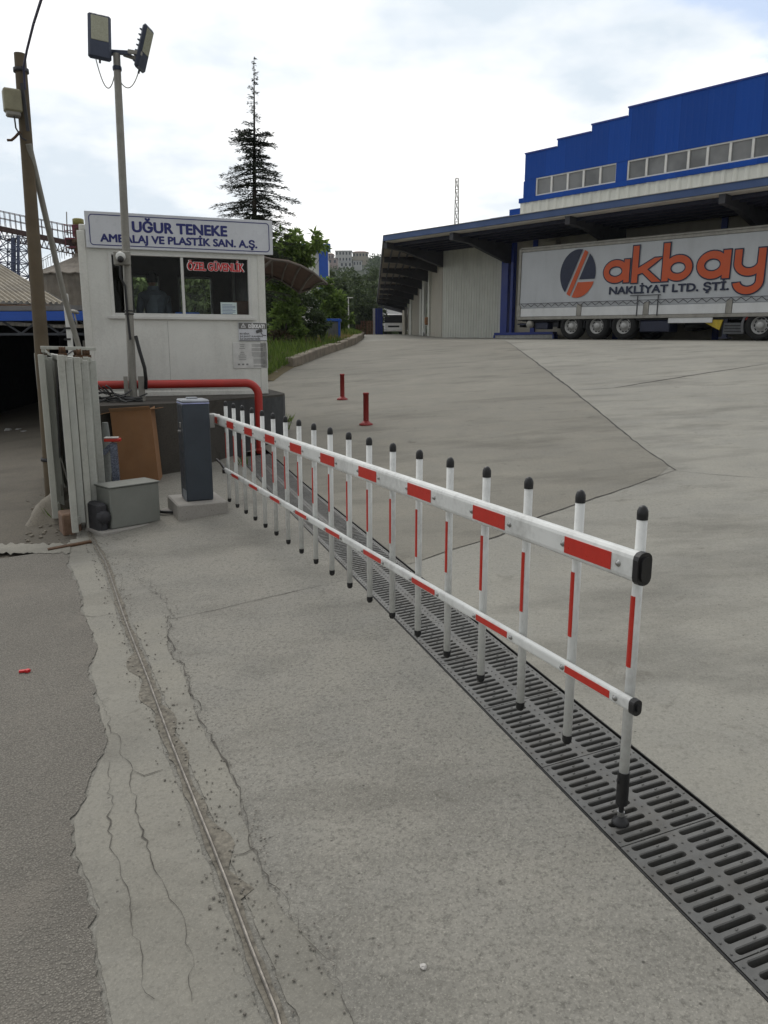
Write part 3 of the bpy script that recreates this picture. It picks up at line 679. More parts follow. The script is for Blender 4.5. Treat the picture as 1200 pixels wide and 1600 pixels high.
for k in range(22):
    zz = z1 - H_ * (.07 + .041 * k); k in (3, 7, 13, 19) or bbox(mb, u0 + W_ * (.54 if k < 12 else .58), u0 + W_ * rr_.uniform(.84, .95), -.0138, -.0122, zz - .0025, zz + .0025)
for k in range(3): bbox(mb, u0 + W_ * (.13 + .12 * k), u0 + W_ * (.19 + .12 * k), -.0138, -.0122, z0 + H_ * .12, z0 + H_ * .18)
mb.build('print', mat('print_grey', (.20, .20, .20), .7), nb)

# ------------------------------------------------------------------ inside the hut
def skin_body(name, joints, edges, mt, parent, root=0, sub=2):
    me = bpy.data.meshes.new(name); org = wl(parent)
    me.from_pydata([tuple(Vector(j[0]) - org) for j in joints], edges, []); o = bpy.data.objects.new(name, me); COL.objects.link(o); o.parent = parent; WLOC[o.name] = org
    o.modifiers.new('skin', 'SKIN'); o.modifiers.new('sub', 'SUBSURF').levels = sub; o.modifiers['sub'].render_levels = sub
    for i, j in enumerate(joints): me.skin_vertices[0].data[i].radius = j[1] if isinstance(j[1], tuple) else (j[1], j[1])
    me.skin_vertices[0].data[root].use_root = True
    bpy.context.view_layer.update(); m2 = bpy.data.meshes.new_from_object(o.evaluated_get(bpy.context.evaluated_depsgraph_get())); o.modifiers.clear(); o.data = m2; m2.materials.clear(); m2.materials.append(mt)
    m2.polygons.foreach_set('use_smooth', [True] * len(m2.polygons)); return o
m_skin = mat('skin', (.30, .17, .115), .55); m_jacket = mat('navy_jacket', (.075, .092, .120), .8, var=.2, scale=14, bump=.5, bscale=18); m_vest = mat('jacket_panel', (.13, .155, .19), .8, var=.15, scale=14)
m_hair = mat('dark_hair', (.010, .008, .007), .7); m_trouser = mat('dark_trousers', (.018, .019, .024), .85)
pc = hit(239, 440, bk(0, .95, 0), BV); pu = (pc - BO).dot(BU); PZ = BZ0 + .05; pv = .95
hs = (pc.z - PZ) / 1.58                            # head centre at the height seen
def pj(u, v, z): return bk(pu + u * hs * .80, pv + v * hs, PZ + z * hs)
per = thing('person', pj(0, 0, 0), 'guard in dark padded jacket seen from behind through the hut window', 'person')
J = [(pj(0, 0, .92), (.16, .12)), (pj(.01, .01, 1.08), (.155, .115)), (pj(.015, .02, 1.26), (.18, .125)), (pj(.01, .02, 1.40), (.15, .10)), (pj(-.005, .03, 1.47), .062), (pj(-.01, .045, 1.52), .06),
     (pj(-.215, .02, 1.37), .068), (pj(-.275, .07, 1.10), .054), (pj(-.18, .26, .96), .040), (pj(.215, .02, 1.37), .068), (pj(.27, .08, 1.10), .054), (pj(.16, .27, .97), .040),
     (pj(-.09, 0, .86), .10), (pj(-.10, .01, .48), .066), (pj(-.10, -.02, .09), .045), (pj(-.10, .13, .04), .04), (pj(.09, 0, .86), .10), (pj(.10, .02, .48), .066), (pj(.10, -.01, .09), .045), (pj(.10, .14, .04), .04),
     (pj(-.13, .36, .97), .034), (pj(.11, .37, .98), .034)]
E_ = [(0, 1), (1, 2), (2, 3), (3, 4), (4, 5), (3, 6), (6, 7), (7, 8), (3, 9), (9, 10), (10, 11), (0, 12), (12, 13), (13, 14), (14, 15), (0, 16), (16, 17), (17, 18), (18, 19), (8, 20), (11, 21)]
# the head is lofted onto the neck as its own rings and joined into the same mesh
bod = skin_body('body', J, E_, m_jacket, per)
def head(parent, c, s_, fwd, rt, hairm):
    """skull, face, nose and ears as one mesh; hair cap as a second"""
    def shape(q, w, k=1.):
        x = math.cos(w) * math.sin(q); y = math.cos(w) * math.cos(q); z = math.sin(w)
        p = Vector((x * .076, y * .096, z * .118)); 
        if z < 0: p.x *= 1 + .28 * z; p.y = p.y * (1 + .10 * z) + .012 * -z
        if y > .8 and -.35 < z < .15: p.y += .022 * (1 - abs(x) * 3.5 if abs(x) < .28 else 0) * (1 - abs(z + .12) * 3)
        if y > .6 and abs(z - .08) < .12 and .25 < abs(x) < .55: p.y -= .007
        return c + (rt * p.x + fwd * p.y + UP * p.z) * k * s_
    for nm, m_, k in (('head', m_skin, 1.), ('hair', hairm, 1.07)):
        mb = MB(); n = 28; rows = []
        for j in range(17):
            w = -math.pi / 2 + math.pi * j / 16
            if nm == 'hair' and j < 6: continue
            row = []
            for i in range(n + 1):
                q = 2 * math.pi * i / n; w2 = w
                if nm == 'hair' and math.cos(q) > .25: w2 = max(w, .62)
                row.append(shape(q, w2, k))
            rows.append(row)
        mb.sheet(rows); mb.sm = [True] * len(mb.f)
        if nm == 'head':
            for sg in (-1, 1): mb.lathe([(0, .012), (.012, .010), (.020, .002), (.020, -.006)], c + rt * sg * .074 * s_, 10, rt * sg)
        mb.build(nm, m_, parent)
head(per, pj(-.015, .06, 1.615), hs, (BV * .93 - BU * .36).normalized(), (BU * .93 + BV * .36).normalized(), m_hair)
mb = MB(); mb.lathe([(.07 * hs, -.03), (.088 * hs, .0), (.088 * hs, .03), (.066 * hs, .055)], pj(0, .02, 1.46), 20, UP); mb.build('hood', m_vest, per)
mb = MB(); rows = []
for z in (1.02, 1.12, 1.22, 1.32, 1.38):
    rows.append([pj(.015 + .172 * math.sin(q) * (1 if z < 1.3 else .96), .015 - .142 * math.cos(q), z) for q in [-1.2 + .3 * i for i in range(9)]])
mb.sheet(rows); mb.sm = [True] * len(mb.f); mb.build('jacket_back', m_vest, per)
# desk by the window and what lies on it
m_wood = mat('desk_wood', (.075, .032, .018), .5, 0, .3, 4)
dk = thing('desk', bk(1.75, .5, BZ0 + .05), 'brown office desk inside the hut below the window', 'desk')
zd = wb_ + .02
mb = MB(); bbox(mb, 1.0, BW - .12, .10, .75, zd - .03, zd); mb.build('desk_top', m_wood, dk)
for u in (1.05, BW - .18): mb = MB(); bbox(mb, u, u + .04, .14, .70, BZ0 + .05, zd - .031); mb.build('leg', m_wood, dk)
mb = MB(); uu = fz(375, 470, .3)[0]; bbox(mb, uu - .10, BW - .15, .25, .6, zd + .001, zd + .22, .01); solo(mb.build('cabinet_box', m_wood), 'brown wooden box on the desk at the right end of the hut window', 'box')
mb = MB(); uu = fz(293, 490, .35)[0]; bbox(mb, uu - .16, uu + .16, .30, .48, zd + .001, zd + .06, .008); solo(mb.build('folder', mat('folder_blue', lin(40, 90, 170), .4)), 'bright blue folder lying on the desk behind the window mullion', 'folder')
mb = MB(); uu = fz(228, 490, .5)[0]; bbox(mb, uu - .03, uu + .25, .9, 1.2, BZ0 + .05, BZ0 + .5); bbox(mb, uu - .03, uu + .25, 1.17, 1.21, BZ0 + .5, BZ0 + .95, .01); solo(mb.build('office_chair', m_brown), 'dark chair standing beside the guard inside the hut', 'chair')

# ------------------------------------------------------------------ red pipe
m_rpipe = mat('red_pipe_paint', (.42, .030, .022), .40, 0, .10, 4, dirt=.12)
PA = XY(8.12, 0); dirn = Vector((DX, DY, 0)); pp0 = Vector((PA[0], PA[1], 0))
l0 = hit(120, 597, pp0, dirn); r0 = hit(384, 603.5, pp0, dirn); r0.z = l0.z = (l0.z + r0.z) / 2
dn = hit(405, 712, pp0, dirn); nv = Vector((NX, NY, 0)); path = [l0, r0]
ct = r0 - UP * .16
for k in range(1, 8): q = R(90 - 90 * k / 7); path.append(ct + nv * .16 * math.cos(q) + UP * .16 * math.sin(q))
end = path[-1].copy(); end.z = gz(end.x, end.y) - .02; path.append(end)
mb = MB(); mb.tube(path, .052, 16); mb.lathe([(.052, 0), (.056, .0), (.056, .05), (.052, .05)], end + UP * .015, 16)
solo(mb.build('guard_pipe', m_rpipe), 'thick red steel pipe across the hut front bending down into the ground', 'pipe')

# ------------------------------------------------------------------ lamp pole in front of the hut
m_galv = mat('galvanised', (.30, .29, .26), .55, .35, .14, 5, .15, 40, dirt=.30)
m_lampb = mat('lamp_body', (.045, .055, .085), .45, .3); m_led = mat('led_lens', (.36, .36, .27), .25, var=.08, scale=40)
lp = at(208, 618, 9.5); lp.z = BZ0 - .003; ltop = at(182, 84, 9.5)
pole = thing('lamp_pole', lp, 'slim grey steel pole with two floodlights standing before the hut', 'lamp pole')
mb = MB(); dpl = (ltop - lp)
mb.tube([lp + UP * .01, lp.lerp(ltop, .5), ltop], [.050, .046, .040], 14); mb.build('pole', m_galv, pole)
mb = MB(); mb.lathe([(.047, 0), (.05, .01), (.05, .035), (.047, .045)], lp.lerp(ltop, .955), 14); mb.build('collar', m_lampb, pole)
mb = MB(); mb.box(lp + BU * -.075 + UP * .15 + BV * -.03, (.05, .012, .30), MBK); mb.box(lp + BU * .105 + UP * .15 + BV * -.03, (.075, .012, .30), MBK); mb.box(lp + UP * .006, (.26, .16, .012), MBK); mb.build('base_bracket', m_galv, pole)
def pp_(px, py, Y=9.5): return at(px, py, Y)
mb = MB(); mb.beam(pp_(170, 81), pp_(205, 83), .035, .045, UP, .004); mb.tube([pp_(172, 78), pp_(172, 86)], .03, 12); mb.build('cross_arm', m_lampb, pole)
mb = MB(); mb.beam(pp_(193, 85, 9.55), pp_(217, 93, 9.55), .03, .04, UP, .003); mb.build('lamp_bracket', m_galv, pole)
mb = MB(); mb.beam(pp_(200, 80, 9.42), pp_(222, 84, 9.42), .03, .04, UP, .003); mb.build('lamp_bracket', m_galv, pole)
def lamp(c, rt, up, nrm, w, hgt, th):
    Mx = Matrix((rt, up, nrm)).transposed(); mb = MB(); mb.box(c, (w, hgt, th), Mx, .022); h_ = mb.build('lamp_head', m_lampb, pole)
    mb = MB(); mb.box(c + up * hgt * .16 + nrm * (th / 2 + .001), (w * .74, hgt * .54, .008), Mx, .004); mb.build('lens', m_led, h_)
    mb = MB()
    for k in range(7): mb.box(c - nrm * (th / 2 + .012) + up * hgt * (-.36 + .12 * k), (w * .8, .012, .03), Mx)
    mb.build('heat_sink', m_lampb, h_); mb = MB(); mb.tube([c - up * hgt * .49, c - up * (hgt * .49 + .04)], .012, 8); mb.build('cable_gland', m_black, h_); return h_
tl, tr_, bl, br = [pp_(x, y, 9.40) for x, y in ((138, 26), (167, 29), (144, 87), (173, 89))]
c = (tl + tr_ + bl + br) / 4; rt = ((tr_ - tl) + (br - bl)).normalized(); up = ((tl - bl) + (tr_ - br)); up = (up - rt * up.dot(rt)).normalized(); rt2 = (rt + Vector((0, .45, 0))).normalized(); up = (up + Vector((0, .25, 0))); up = (up - rt2 * up.dot(rt2)).normalized()
lamp(c, rt2, up, rt2.cross(up) if rt2.cross(up).y < 0 else -rt2.cross(up), .245, .50, .06)
c = (pp_(231, 49, 9.5) + pp_(219, 103, 9.5)) / 2; up = (pp_(231, 49, 9.5) - pp_(219, 103, 9.5)).normalized(); nr = Vector((1, -.12, 0)); nr = (nr - up * nr.dot(up)).normalized(); lamp(c, up.cross(nr), up, nr, .22, .46, .055)
def sag(p, q, dz, n=12): return [p.lerp(q, i / n) - UP * dz * (1 - (2 * i / n - 1) ** 2) for i in range(n + 1)]
mb = MB(); mb.tube(sag(pp_(149, 89), pp_(179, 117), .22), .006, 6); mb.build('cable', m_galv, pole)
mb = MB(); mb.tube(sag(pp_(218, 107), pp_(187, 126), .13), .006, 6); mb.build('cable', m_galv, pole)
for y in (470, 475): p = lp.lerp(ltop, (618 - y) / 534); mb = MB(); mb.lathe([(.051, -.008), (.055, -.008), (.055, .008), (.051, .008)], p, 14); mb.build('cable_tie', m_black, pole)
# dome camera on the pole with its cable
p = lp.lerp(ltop, (618 - 388) / 534); fwd_ = Vector((.12, -1, 0)).normalized(); MF = Matrix((fwd_.cross(UP) * -1, fwd_ * -1, UP)).transposed()
camt = thing('security_camera', p + fwd_ * .07, 'small dome security camera on a grey box strapped to the lamp pole', 'camera')
mb = MB(); mb.box(p + fwd_ * .075 + BU * -.035, (.19, .06, .16), MF, .01); mb.build('mount_box', m_galv, camt)
mb = MB(); mb.lathe([(.0, .07), (.03, .068), (.05, .055), (.055, .03), (.055, 0)], p + fwd_ * .105 + BU * -.04 + UP * .012, 16, fwd_); mb.build('housing', m_pvc, camt)
mb = MB(); mb.lathe([(0, .05), (.02, .047), (.035, .03), (.038, 0)], p + fwd_ * .155 + BU * -.035 - UP * .015, 14, (fwd_ - UP * .7)); mb.build('lens_dome', m_black, camt)
mb = MB(); q0 = p + fwd_ * .07 + BU * -.06 - UP * .06
mb.tube([q0, q0 - UP * .15 + BU * -.01, lp.lerp(ltop, .35) + fwd_ * .06 + BU * -.02, lp.lerp(ltop, .27) + fwd_ * .055 - BU * .012, lp.lerp(ltop, .19) + fwd_ * .06 + BU * .01], .014, 8); solo(mb.build('camera_cable', m_black), 'black cable hanging down the lamp pole from the dome camera', 'cable')
mb = MB(); mb.tube([pp_(212, 525, 9.45), pp_(218, 548, 9.43), pp_(226, 575, 9.42), pp_(228, 592, 9.44), pp_(228, 607, 9.5)], .022, 8); solo(mb.build('conduit_hose', m_black), 'thick black hose curving from the lamp pole foot over the red pipe', 'hose')
# ------------------------------------------------------------------ sliding gate leaves drawn back beside the hut
m_gate = mat('gate_paint', (.46, .465, .42), .6, .1, .10, 5, .1, 30, dirt=.35)
m_gate2 = mat('gate_cladding', (.50, .51, .47), .6, .1, .08, 4, .1, 30, dirt=.28)
m_rust = mat('rust', (.10, .055, .030), .9, .2, .35, 25, .5)
m_silver = mat('silver_paint', (.40, .41, .42), .4, .5, .06, 6, dirt=.08)
GD = (Vector((DX, DY, 0)) + Vector((NX, NY, 0)) * -.106).normalized(); GN = Vector((GD.y, -GD.x, 0))
ra0 = rail[-1]; x_, y_ = XY(*ra0); GO = Vector((x_, y_, 0))
MG = Matrix((GN, GD, UP)).transposed()
leaves = [(-.215, .70, 'outermost leaf of the stacked sliding gate, next to the utility pole', 1.47), (-.085, .0, 'sliding gate leaf whose end post stands left of the ground rail', 1.50), (.045, .10, 'tall sliding gate leaf standing right of the ground rail', 1.49), (.135, .35, 'sliding gate leaf nearest the cardboard box', 1.45)]
for off, st, lab, hgt in leaves:
    o = GO + GN * off + GD * st; z0 = gz(o.x, o.y) + .03; zt_ = 1.53 if off > 0 else 1.55
    q = thing('gate_leaf', o + UP * z0, lab, 'gate', 'leaves of the sliding gate')
    def lp_(a, n, z): return o + GD * a + GN * n + UP * z
    LN = 2.6
    mb = MB(); mb.box(lp_(.03, -.028, (z0 + zt_) / 2), (.056, .06, zt_ - z0), MG, .005); mb.build('end_post', m_gate, q)
    mb = MB(); mb.box(lp_(.10 if off > -.1 else .22, .036, (z0 + zt_) / 2 + .02), (.062, .05, zt_ - z0 - .1), MG, .005); mb.build('end_post', m_gate2, q)
    mb = MB(); mb.box(lp_(LN, 0, (z0 + zt_) / 2), (.062, .06, zt_ - z0), MG, .005); mb.build('end_post', m_gate, q)
    mb = MB(); mb.box(lp_(LN / 2, 0, zt_ - .03), (.045, LN - .1, .05), MG, .004); mb.build('top_rail', m_gate, q)
    mb = MB(); mb.box(lp_(LN / 2, 0, z0 + .10), (.045, LN - .1, .07), MG, .004); mb.build('bottom_rail', m_gate, q)
    rows = []; n = 60; pr = [0, .016, .016, 0]
    for i in range(n):
        a = .065 + (LN - .13) * i / (n - 1); w = pr[i % 4]; rows.append([lp_(a, w - .008, z0 + .14), lp_(a, w - .008, zt_ - .056)])
    mb = MB(); mb.sheet(rows); mb.build('cladding', m_gate2, q)
    for k in (.10, .42): mb = MB(); mb.lathe([(0, -.02), (.036, -.018), (.028, 0), (.036, .018), (0, .02)], lp_(k, 0, zt_ + .035), 12, GN); mb.box(lp_(k, 0, zt_ + .0), (.055, .07, .03), MG); mb.build('roller', m_rust, q)
o = GO + GN * -.03 + GD * .45
mb = MB(); mb.beam(o + GN * -.22 + UP * 1.61, o + GN * .24 + UP * 1.60, .05, .03, UP, .004); mb.beam(o + GN * -.20 + GD * .05 + UP * 1.585, at(78, 556, 8.0), .03, .03, UP)
solo(mb.build('guide_bar', m_gate), 'pale steel guide bar running across the tops of the gate leaves', 'gate guide')
# rubble at the foot of the gate and pole
m_rub = concrete('rubble_cement', (.24, .215, .175), .6, .4, .5)
def mound(c, rx, ry, hgt, seed, n=26):
    rows = []; rr = random.Random(seed)
    for i in range(9):
        t = i / 8; row = []
        for k in range(n + 1):
            q = 2 * math.pi * (k % n) / n; nz = mnoise.noise(Vector((math.cos(q) * 1.6 + seed, math.sin(q) * 1.6, t * 2))); r = t * (1 + .35 * nz)
            x = c.x + rx * r * math.cos(q); y = c.y + ry * r * math.sin(q)
            row.append(Vector((x, y, gz(x, y) - .03 + hgt * (1 - t ** 1.7) * (1 + .5 * mnoise.noise(Vector((x * 9, y * 9, seed)))))))
        rows.append(row)
    mb = MB(); mb.sheet(rows); mb.sm = [True] * len(mb.f); return mb
solo(mound(G(92, 800), .30, .42, .26, 3).build('rubble_mound', m_rub), 'crumbling lump of old cement at the foot of the brown pole', 'rubble')
p = G(112, 833); mb = MB(); mb.box(p + GD * .14 + UP * .07, (.16, .24, .20), MG @ Matrix.Rotation(.1, 3, 'Z'), .012); solo(mb.build('brick_block', mat('brick_clay', (.20, .125, .085), .9, 0, .2, 12, .5, 60, dirt=.2)), 'reddish brown block wedged against the gate foot', 'block')
p = G(75, 861); q = G(143, 848); mb = MB(); mb.beam(p + UP * .012, q + UP * .012, .055, .018, UP, .003); solo(mb.build('steel_strip', m_rust), 'rusty flat strip lying where the asphalt meets the gate', 'strip')
rr_ = random.Random(8); mb = MB()
for i in range(160): p = G(rr_.uniform(40, 140), rr_.uniform(770, 860)); stone(mb, p - UP * .02, rr_.uniform(.006, .022), rr_)
tag(mb.build('rubble_bits', m_rub, fix=False), 'small broken cement bits strewn around the gate foot', 'rubble', kind='stuff')
# flat white cement smear in front of the lot
mb = MB(); rows = []
for i in range(40): px = -20 + 130 * i / 39; a_ = G(px, 851 + 6 * mnoise.noise(Vector((i * .4, 0, 0)))); b_ = G(px, 866 + 5 * mnoise.noise(Vector((i * .5, 4, 0)))); rows.append([a_ + UP * .010, b_ + UP * .010])
mb.sheet(rows); struct(mb.build('cement_smear', m_patch, fix=False))

# ------------------------------------------------------------------ utility pole
m_pole = mat('old_pole', (.115, .088, .055), .85, 0, .22, 3, .5, 30, dirt=.45)
m_dkband = mat('dark_wrap', (.03, .03, .035), .6)
b0 = G(83, 783); t0 = at(31, 84, b0.y + .02)
up_ = thing('utility_pole', b0, 'weathered brown utility pole carrying a beige junction box near its top', 'utility pole')
mb = MB(); mb.tube([b0 - UP * .1, b0.lerp(t0, .35), b0.lerp(t0, .7), t0], [.076, .070, .060, .053], 16); mb.build('pole', m_pole, up_)
for k in (.962, .10): mb = MB(); p = b0.lerp(t0, k); r = .064 if k > .5 else .084; mb.lathe([(r, 0), (r + .006, 0), (r + .006, .035), (r, .035)], p, 16); mb.box(p + Vector((.05, -.05, .018)), (.03, .05, .03)); mb.build('band', m_dkband, up_)
mb = MB(); jc = at(19, 158, b0.y - .10); mb.box(jc, (.155, .13, .20), Matrix.Rotation(.55, 3, 'Z'), .014); jb = mb.build('junction_box', mat('box_beige', (.27, .255, .17), .6, dirt=.25), up_)
mb = MB(); mb.box(jc - UP * .115, (.125, .10, .05), Matrix.Rotation(.55, 3, 'Z'), .012); mb.build('cover', m_galv, jb)
mb = MB(); mb.tube([jc + Vector((.02, -.03, -.13)), jc + Vector((.02, -.02, -.24)), jc + Vector((.05, .02, -.32)), jc + Vector((.09, .03, -.34))], .008, 6); mb.build('wire', m_dkband, up_)
mb = MB(); mb.tube([at(31, 206, b0.y - .05), at(24, 214, b0.y - .08), at(18, 219, b0.y - .1), at(11, 219, b0.y - .12)], .012, 6); mb.build('pipe_stub', m_rust, up_)
mb = MB(); mb.beam(at(34, 130, b0.y - .08), at(44, 205, b0.y - .09), .03, .012, UP); mb.build('wrap', m_dkband, up_)
mb = MB(); mb.tube([at(39, 140, b0.y - .06), at(37, 104, b0.y - .06), at(42, 78, 7.6), at(52, 38, 7.0), at(66, -6, 6.2), at(84, -60, 5.4), at(120, -160, 4.4)], .011, 7); solo(mb.build('overhead_cable', mat('cable_violet', (.05, .05, .10), .6)), 'dark overhead cable leading up from the utility pole top', 'cable')
mb = MB(); s0, s1, s2 = at(45, 225, b0.y - .04), at(100, 462, 8.6), at(127, 556, 8.75); s3 = s2 + (s2 - s1).normalized() * 1.55; s3.z = gz(s3.x, s3.y); mb.tube([s0, s1, s2, s3], .030, 10); solo(mb.build('strut', m_galv), 'slanting grey pipe propping the utility pole behind the gate', 'strut')
w0, w1 = at(102, 459, 9.0), at(112, 556, 9.0); w2 = w1 + (w1 - w0).normalized() * 1.3; w2.z = gz(w2.x, w2.y) - .02
wp = thing('marker_post', w2, 'thin white square post with a round lamp bracket behind the gate', 'post')
mb = MB(); mb.beam(w2, w0, .05, .05, UP, .006); mb.build('post', m_pvc, wp)
for y in (513, 530): p = at(107, y, 9.0); mb = MB(); mb.box(p, (.075, .075, .022)); mb.build('clamp', m_black, wp)
p = at(116, 488, 9.0); mb = MB(); mb.lathe([(0, .03), (.03, .026), (.05, .012), (.055, 0), (.045, -.01), (0, -.01)], p, 18, (.15, .1, .9)); mb.tube([p - UP * .01, p + Vector((.02, 0, -.14)), p + Vector((-.05, 0, -.20))], .010, 6); mb.build('lamp', m_galv, wp)
mb = MB(); mb.tube([at(95, 562, 7.2), at(91, 575, 7.2), at(90, 620, 7.2), at(92, 680, 7.2), at(94, 715, 7.2)], .010, 6); mb.tube([at(95, 562, 7.2), at(105, 554, 7.4), at(114, 548, 8), at(120, 556, 8.2)], .009, 6); solo(mb.build('gate_cable', m_black), 'black cable looped over the gate top and down its side', 'cable')
mb = MB(); mb.tube([at(88, 665, 7.4), at(92, 700, 7.4), at(95, 740, 7.4), at(97, 775, 7.35)], .008, 6); mb.tube([at(95, 715, 7.35), at(104, 745, 7.3), at(106, 752, 7.3)], .008, 6); solo(mb.build('ground_wire', m_galv), 'bundle of pale wires running down between pole and gate', 'wire')

# ------------------------------------------------------------------ gate motor housing, cardboard box and odds and ends
m_motor = mat('motor_grey', (.225, .235, .215), .45, .25, .06, 5, .05, 60, dirt=.10)
fl, fr = G(174, 833), G(253, 812); e1 = (fr - fl); e1.z = 0; WB = e1.length; e1.normalize(); e2 = Vector((-e1.y, e1.x, 0)); ME = Matrix((e1, e2, UP)).transposed()
mo = thing('gate_motor', (fl + fr) / 2 + e2 * .1, 'plain grey metal gate motor housing on a low cement pad', 'gate motor')
zb_ = min(fl.z, fr.z) + .030; mc = (fl + fr) / 2 + e2 * .13
mb = MB(); mb.box(Vector((mc.x, mc.y, zb_ + .185)), (WB * .96, .26, .37), ME, .010); mb.box(Vector((mc.x, mc.y, zb_ + .376)), (WB, .285, .012), ME, .004); mb.build('housing', m_motor, mo)
mb = MB(); g = mc - e1 * (WB / 2 + .05); mb.box(Vector((g.x, g.y, zb_ + .11)), (.09, .22, .26), ME, .02); mb.lathe([(0, .03), (.05, .03), (.06, 0), (.06, -.03)], Vector((g.x, g.y, zb_ + .12)) - e2 * .12, 14, -e2); mb.build('gearbox', m_dkband, mo)
mb = MB(); mb.box(Vector((mc.x, mc.y, zb_ - .07)) - e1 * .03, (WB + .14, .34, .14), ME, .012); solo(mb.build('motor_pad', m_plinth), 'rough cement pad under the grey gate motor housing', 'pad')
m_card = mat('cardboard', (.265, .135, .062), .85, 0, .10, 4, .1, 30); m_cardi = mat('cardboard_inner', (.33, .19, .10), .85, 0, .08, 5)
cb = G(214, 757); cbz = gz(cb.x, cb.y); tilt = Matrix.Rotation(R(-4), 3, 'Y') @ Matrix.Rotation(R(-3), 3, 'X') @ Matrix.Rotation(R(8), 3, 'Z')
box_ = thing('cardboard_box', Vector((cb.x, cb.y, cbz)), 'tall open brown cardboard box leaning against the hut base', 'cardboard box')
def cp(x, y, z): return Vector((cb.x, cb.y + .16, cbz)) + tilt @ Vector((x, y, z))
cw, cd, chh, th = .44, .30, .82, .006
mb = MB()
def panel(a, b, c, d, nn): nn = (tilt @ Vector(nn)) * th; mb.add([a, b, c, d, a + nn, b + nn, c + nn, d + nn], [(0, 1, 2, 3), (7, 6, 5, 4), (0, 4, 5, 1), (1, 5, 6, 2), (2, 6, 7, 3), (3, 7, 4, 0)])
x0, x1, y0, y1 = -cw / 2, cw / 2, -cd / 2, cd / 2
panel(cp(x0, y0, 0), cp(x1, y0, 0), cp(x1, y0, chh), cp(x0, y0, chh), (0, 1, 0)); panel(cp(x0, y1, 0), cp(x1, y1, 0), cp(x1, y1, chh), cp(x0, y1, chh), (0, -1, 0))
panel(cp(x0, y0 + th, 0), cp(x0, y1 - th, 0), cp(x0, y1 - th, chh), cp(x0, y0 + th, chh), (1, 0, 0)); panel(cp(x1, y0 + th, 0), cp(x1, y1 - th, 0), cp(x1, y1 - th, chh), cp(x1, y0 + th, chh), (-1, 0, 0)); mb.build('carton', m_card, box_)
for a_, b_, d1, nn in ((cp(x0, y0, chh), cp(x1, y0, chh), Vector((0, -.05, .035)), (0, 0, 1)), (cp(x1, y0, chh), cp(x1, y1, chh), Vector((.10, 0, .01)), (0, 0, 1)), (cp(x0, y0, chh), cp(x0, y1, chh), Vector((-.16, -.02, -.025)), (0, 0, 1)), (cp(x0, y1, chh), cp(x1, y1, chh), Vector((.0, .05, .05)), (0, -1, 0))):
    mb = MB(); dd = tilt @ d1; panel(a_, b_, b_ + dd, a_ + dd, nn); mb.build('flap', m_cardi, box_)
m_film = mat('film_wrap', (.16, .18, .24), .25, .3, .5, 60, .8, 30)
p0, p1 = at(183, 760, 7.35), at(177, 692, 7.35); p0.z = gz(p0.x, p0.y)
wpst = thing('wrapped_post', p0, 'film wrapped metal post with a red and white cap before the cardboard box', 'post')
mb = MB(); mb.beam(p0, p1, .065, .065, (1, .2, 0), .006); mb.beam(p1 + Vector((-.02, 0, -.03)), p1 + Vector((-.10, 0, -.10)), .05, .05); mb.build('post', m_film, wpst)
mb = MB(); mb.box(p1 + Vector((-.0, -.01, .030)), (.15, .08, .028), Matrix.Rotation(.15, 3, 'Z'), .004); mb.build('red_cap', m_red, wpst); mb = MB(); mb.box(p1 + Vector((-.01, -.01, .052)), (.13, .07, .012), Matrix.Rotation(.15, 3, 'Z'), .004); mb.build('white_cap', m_pvc, wpst)
mb = MB(); a_ = at(164, 660, 7.8); b_ = at(168, 752, 7.8); b_.z = gz(b_.x, b_.y); mb.tube([b_, b_.lerp(a_, .3) + Vector((-.01, 0, 0)), b_.lerp(a_, .65) + Vector((.012, 0, 0)), a_], [.05, .045, .05, .03], 10); solo(mb.build('grey_bag_roll', mat('bag_grey', (.20, .21, .20), .7, 0, .2, 20, .6, 20)), 'narrow grey plastic roll standing between gate and cardboard box', 'roll')
rr_ = random.Random(12)
for nm, x0_, x1_, n_, lab in (('cable_heap', 156, 200, 26, 'tangled heap of dark cables and scrap on the hut base'),):
    mb = MB()
    for i in range(n_):
        a_ = at(rr_.uniform(x0_, x1_), rr_.uniform(606, 621), rr_.uniform(9.2, 9.45)); a_.z = BZ0 + rr_.uniform(0.015, .10); pts_ = [a_]
        dd = Vector((rr_.uniform(-1, 1), rr_.uniform(-.4, .4), rr_.uniform(-.2, .25))).normalized()
        for k in range(4): dd = (dd + Vector((rr_.uniform(-.5, .5), rr_.uniform(-.5, .5), rr_.uniform(-.4, .3)))).normalized(); q_ = pts_[-1] + dd * .06; q_.z = max(q_.z, BZ0 + .012); pts_.append(q_)
        mb.tube(pts_, rr_.uniform(.007, .013), 6)
    solo(mb.build(nm, mat('scrap_cable', (.05, .05, .05), .6, var=.6, scale=14)), lab, 'cable heap')
p = G(268, 800); mb = MB(); ringp = [p + Vector((.13 * math.cos(q), .10 * math.sin(q), .02)) for q in [R(190 + 16 * k) for k in range(15)]]; mb.tube(ringp, .016, 8); solo(mb.build('hose_loop', m_black), 'loop of black conduit on the ground between motor housing and plinth', 'hose')
mb = MB(); p = G(268, 797); mb.lathe([(0, .012), (.09, .012), (.10, 0)], p, 20); solo(mb.build('cement_pad', m_plinth), 'small round cement patch inside the black conduit loop', 'cement patch')

